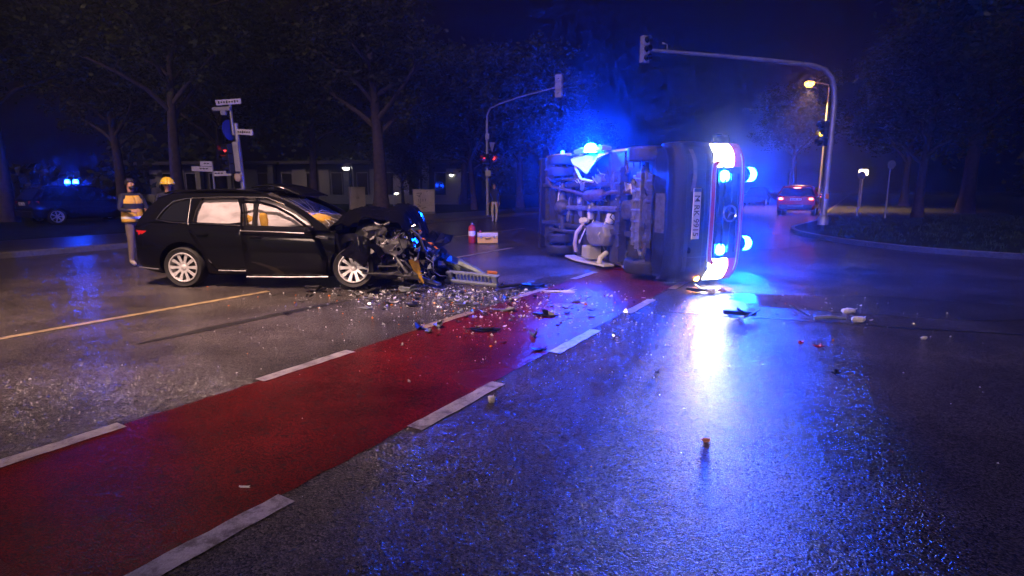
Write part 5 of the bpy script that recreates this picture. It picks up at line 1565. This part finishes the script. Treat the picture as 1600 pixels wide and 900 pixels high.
# grey lattice beam
t = thing('bumper_lattice', 'grey plastic lattice strip lying on the road in front of the wreck', 'bumper part', (-.66, 8.98, .0), R(-32))
t.scale = (1.0, 1.25, 1.35)
mb = MB(); mb.box((0, 0, .03), (1.02, .05, .03), (R(20), 0, 0)); mb.box((0, .04, .13), (1.02, .05, .025), (R(20), 0, 0)); obj('rail', mb, GREYPLASTIC, t, bevel=.006)
for i in range(13):
    if i in (1,): continue
    mb = MB(); mb.box((-.42 + i * .07, .02, .08), (.026, .035, .085), (R(20), 0, 0)); obj('rib', mb, GREYPLASTIC, t)
mb = MB(); mb.box((-.44, .02, .08), (.12, .04, .12), (R(20), 0, 0)); mb.box((.45, .02, .08), (.1, .04, .12), (R(20), 0, 0)); obj('end_plate', mb, GREYPLASTIC, t, bevel=.01)

mb = MB(); mb.tube([(-1.75, 9.0, .22), (-1.45, 8.9, .14), (-1.12, 8.78, .05)], [.05, .06, .05], 6, flat=.4); mb.box((-1.45, 8.87, .15), (.5, .05, .02), (0, R(12), R(-20))); mb.box((-1.4, 8.86, .1), (.55, .03, .02), (0, R(12), R(-20)))
debris('broken_strut', 'broken grey strut sloping from the wreck down to the road', 'car part', mb, STEEL)
mb = MB(); mb.chunk((-1.0, 9.85, .18), (.5, .3, .3), (.2, .3, -.4), 3, .28); mb.tube([(-.9, 9.75, .25), (-.6, 9.55, .15), (-.35, 9.35, .04)], [.07, .06, .03], 7)
debris('bent_metal_panel', 'bent grey metal panel behind the lattice strip', 'car part', mb, mat('grey_green_metal', (.16, .2, .2), .4, metal=.4, var=.4, vscale=9))
mb = MB(); mb.shard((.15, 8.62, .01), (.7, .2, .12), (0, 0, .15), 4); mb.shard((.3, 8.66, .04), (.4, .14, .1), (.3, 0, .5), 14); mb.tube([(-.2, 8.55, .04), (.1, 8.66, .07), (.5, 8.72, .03)], .02, 5)
debris('black_trim_strip', 'long twisted black trim strip beside the lattice strip', 'car part', mb, DARKPLASTIC)
mb = MB(); mb.chunk((-.35, 10.0, .05), (.2, .06, .06), (0, .1, .3), 5, .2)
debris('amber_lens', 'amber indicator lens behind the lattice strip', 'light part', mb, AMBERLENS)
SM = [  # x, y, size, mat, seed, label
    (.23, 5.78, (.09, .09, .12), GREYPLASTIC, 'grey plastic socket standing on the red lane'),
    (.26, 5.26, (.16, .06, .04), DARKPLASTIC, 'black clip near the edge of the red lane'),
    (-.31, 6.02, (.34, .1, .05), DARKPLASTIC, 'flat black trim piece in the middle of the red lane'),
    (.39, 6.75, (.3, .12, .06), DARKPLASTIC, 'black bracket near the far end of the red lane'),
    (.71, 8.35, (.5, .06, .03), FOAM, 'pale thin strip at the far end of the red lane'),
    (-.15, 3.95, (.055, .05, .05), FOAM, 'small white plastic block near the centre dash'),
    (-1.02, 6.1, (.1, .1, .12), CHROME, 'shiny broken clip beside the left lane dash'),
    (-.83, 6.2, (.12, .1, .09), GREYPLASTIC, 'crumpled grey clip on the red lane edge'),
    (-.9, 5.95, (.1, .08, .06), GREYPLASTIC, 'small grey fragment below the left lane dash'),
    (-.1, 7.05, (.3, .08, .04), GREYPLASTIC, 'grey flat strip among the glass on the red lane'),
    (-.6, 7.4, (.36, .07, .04), STEEL, 'silver strip among the glass left of the red lane'),
    (-1.3, 7.35, (.25, .1, .05), DARKPLASTIC, 'black flake among the glass in front of the wreck'),
    (-1.9, 7.2, (.2, .09, .03), GREYPLASTIC, 'grey flake left of the glass field'),
    (-2.95, 8.4, (.35, .18, .12), DARKPLASTIC, 'black plastic lump under the open front door'),
    (-2.05, 8.3, (.22, .14, .08), DARKPLASTIC, 'black lump in front of the near wheel'),
    (-1.55, 8.4, (.34, .2, .1), GREYPLASTIC, 'grey broken housing below the crushed nose'),
    (.85, 7.6, (.2, .06, .05), GREYPLASTIC, 'bluish strip near the toppled ambulance'),
    (-1.4, 2.75, (.06, .012, .01), FOAM, 'tiny pale splinter on the near red lane'),
    (2.73, 6.67, (.42, .18, .13), DARKPLASTIC, 'black mirror housing on the tar joint right of the glare'),
    (4.2, 6.95, (.2, .11, .06), FOAM, 'larger white foam piece at the right'),
    (4.02, 6.45, (.16, .1, .07), FOAM, 'smaller white foam piece at the right'),
    (4.25, 5.7, (.06, .05, .03), FOAM, 'tiny white chip at the far right'),
    (3.0, 5.39, (.1, .05, .03), REDLENS, 'red lens splinter on the blue lit road'),
    (2.88, 5.5, (.06, .05, .04), REDLENS, 'small red lens chip next to the red splinter'),
    (1.22, 4.6, (.05, .04, .03), DARKPLASTIC, 'small dark chip left of the white glare'),
    (2.7, 4.55, (.07, .05, .05), DARKPLASTIC, 'small dark chip right of the white glare'),
    (2.75, 8.35, (.34, .2, .1), DARKPLASTIC, 'crumpled dark plastic below the ambulance headlight'),
    (3.15, 8.4, (.3, .14, .07), mat('pink_scrap', (.5, .2, .22), .5), 'reddish scrap below the ambulance headlight'),
    (2.95, 8.3, (.16, .12, .08), FOAM, 'white lump below the ambulance headlight'),
]
for k, (x, y, d, m_, lb) in enumerate(SM):
    mb = MB(); rg = random.Random(300 + k); mb.shard((x, y, .004), (d[0] * 1.1, d[1] * 1.3, d[2]), (rg.uniform(-.1, .1), rg.uniform(-.1, .1), rg.uniform(-.5, .5)), 300 + k); mb.shard((x + d[0] * .15, y, d[2] * .35), (d[0] * .7, d[1] * .9, d[2]), (rg.uniform(-.6, .6), rg.uniform(-.4, .4), rg.uniform(-.8, .8)), 400 + k)
    if m_ is FOAM: mb.chunk((x, y, d[2] * .45), (d[0], d[1] * .8, d[2]), (0, 0, rg.uniform(-.5, .5)), k, .16)
    if d[0] > .28: mb.box((x, y, d[2] * .5), (d[0] * .9, d[1] * .25, d[2] * .35), (.1, .05, rg.uniform(-.4, .4)))
    debris('debris_piece', lb, 'debris', mb, m_)
mb = MB(); mb.box((3.42, 6.62, .10), (.30, .03, .012), (0, R(28), R(10))); mb.tube([(3.55, 6.53, .03), (3.72, 6.5, .05), (3.9, 6.5, .03)], [.025, .03, .02], 6)
debris('wiper_arm', 'broken wiper arm sticking up from the road on the right', 'car part', mb, GREYPLASTIC)
mb = MB(); mb.chunk((1.2, 3.3, .012), (.06, .03, .022), (0, 0, .3), 77, .2)
o = debris('red_lens_shard', 'red orange lens shard in the blue glare of the foreground', 'debris', mb, AMBERLENS)

# glass crumbs: nobody could count them
def crumbs(name, label, spots, seed):
    rg = random.Random(seed); mb = MB()
    for (cx_, cy_, sx_, sy_, n, smin, smax) in spots:
        for _ in range(n):
            p = Vector((rg.gauss(cx_, sx_), rg.gauss(cy_, sy_), 0)); s = rg.uniform(smin, smax) * (2.0 if rg.random() < .05 else 1)
            a1, a2 = rg.uniform(0, 6.28), rg.uniform(0, 6.28)
            q = [p + Vector((math.cos(a1 + k * 2.09) * s * rg.uniform(.6, 1.2), math.sin(a1 + k * 2.09) * s * rg.uniform(.6, 1.2), .002)) for k in range(3)]
            top = p + Vector((rg.uniform(-.3, .3) * s, rg.uniform(-.3, .3) * s, s * rg.uniform(.5, 1.3)))
            mb.add(q + [top], [(0, 1, 3), (1, 2, 3), (2, 0, 3)], rg.choice([0, 0, 0, 1, 1, 2, 2, 3] if s > .008 else [0, 0, 1, 2]))
    me = bpy.data.meshes.new(name); me.from_pydata([tuple(v) for v in mb.v], [], mb.f)
    for m_ in (mat('frosted_crumb', (.66, .68, .7), .3), CHROME, mat('glass_crumb', (.55, .6, .65), .12, spec=.9), AMBERLENS): me.materials.append(m_)
    me.polygons.foreach_set('material_index', mb.m)
    o = obj(name, me, None); o['kind'] = 'stuff'; return tag(o, label, 'broken glass')


def splinters(name, label, spots, seed):
    rg = random.Random(seed); mb = MB(); 
    for (cx_, cy_, sx_, sy_, n, smin, smax) in spots:
        for _ in range(n):
            s = rg.uniform(smin, smax)
            mb.shard((rg.gauss(cx_, sx_), rg.gauss(cy_, sy_), .003), (s, s * rg.uniform(.2, .7), s * .3), (rg.uniform(-.3, .3), rg.uniform(-.3, .3), rg.uniform(0, 6)), rg.randint(0, 99999), rg.choice([0, 0, 1, 2, 3]))
    o = obj(name, mb, [DARKPLASTIC, GREYPLASTIC, STEEL, FOAM]); o['kind'] = 'stuff'; return tag(o, label, 'debris')


splinters('plastic_splinters', 'small black and grey plastic splinters scattered among the broken glass', [(-1.2, 8.2, .8, .4, 170, .04, .14), (-.2, 7.5, .8, .7, 130, .03, .11), (.5, 6.6, .8, .9, 80, .02, .08), (3.2, 7.2, .9, .8, 30, .02, .07)], 66)
crumbs('broken_glass', 'broken glass crumbs strewn over the road between the car and the ambulance', [(-1.3, 7.95, .9, .42, 420, .004, .014), (-1.0, 7.9, 1.0, .5, 170, .012, .028), (-.3, 7.6, .9, .7, 800, .004, .013), (.2, 7.1, 1.0, .9, 230, .010, .022), (.5, 7.0, .8, .8, 480, .003, .01), (-.4, 5.6, 1.2, 1.0, 260, .003, .009), (1.3, 5.5, 1.6, 1.3, 120, .003, .009), (3.4, 7.0, 1.1, 1.2, 90, .005, .016), (-2.5, 6.3, 1.3, 1.2, 60, .004, .01), (-.6, 3.2, 1.0, .8, 50, .002, .005)], 55)

# ------------------------------------------------------------------ damp night air
hz = MB(); hz.box((0, 0, 11.5), (410, 410, 25.5))
hm_ = bpy.data.materials.new('haze_air'); hm_.use_nodes = True
tt = hm_.node_tree
for n_ in list(tt.nodes):
    if n_.type == 'BSDF_PRINCIPLED': tt.nodes.remove(n_)
pv = tt.nodes.new('ShaderNodeVolumePrincipled')
pv.inputs['Color'].default_value = (.72, .8, 1, 1)
pv.inputs['Density'].default_value = .005
pv.inputs['Density Attribute'].default_value = ''
hm_.cycles.homogeneous_volume = True
pv.inputs['Anisotropy'].default_value = .9
tt.links.new(pv.outputs['Volume'], tt.nodes['Material Output'].inputs['Volume'])
o = obj('haze', hz, hm_); o['kind'] = 'stuff'; tag(o, 'damp night air lit blue by the flashing lights', 'haze')
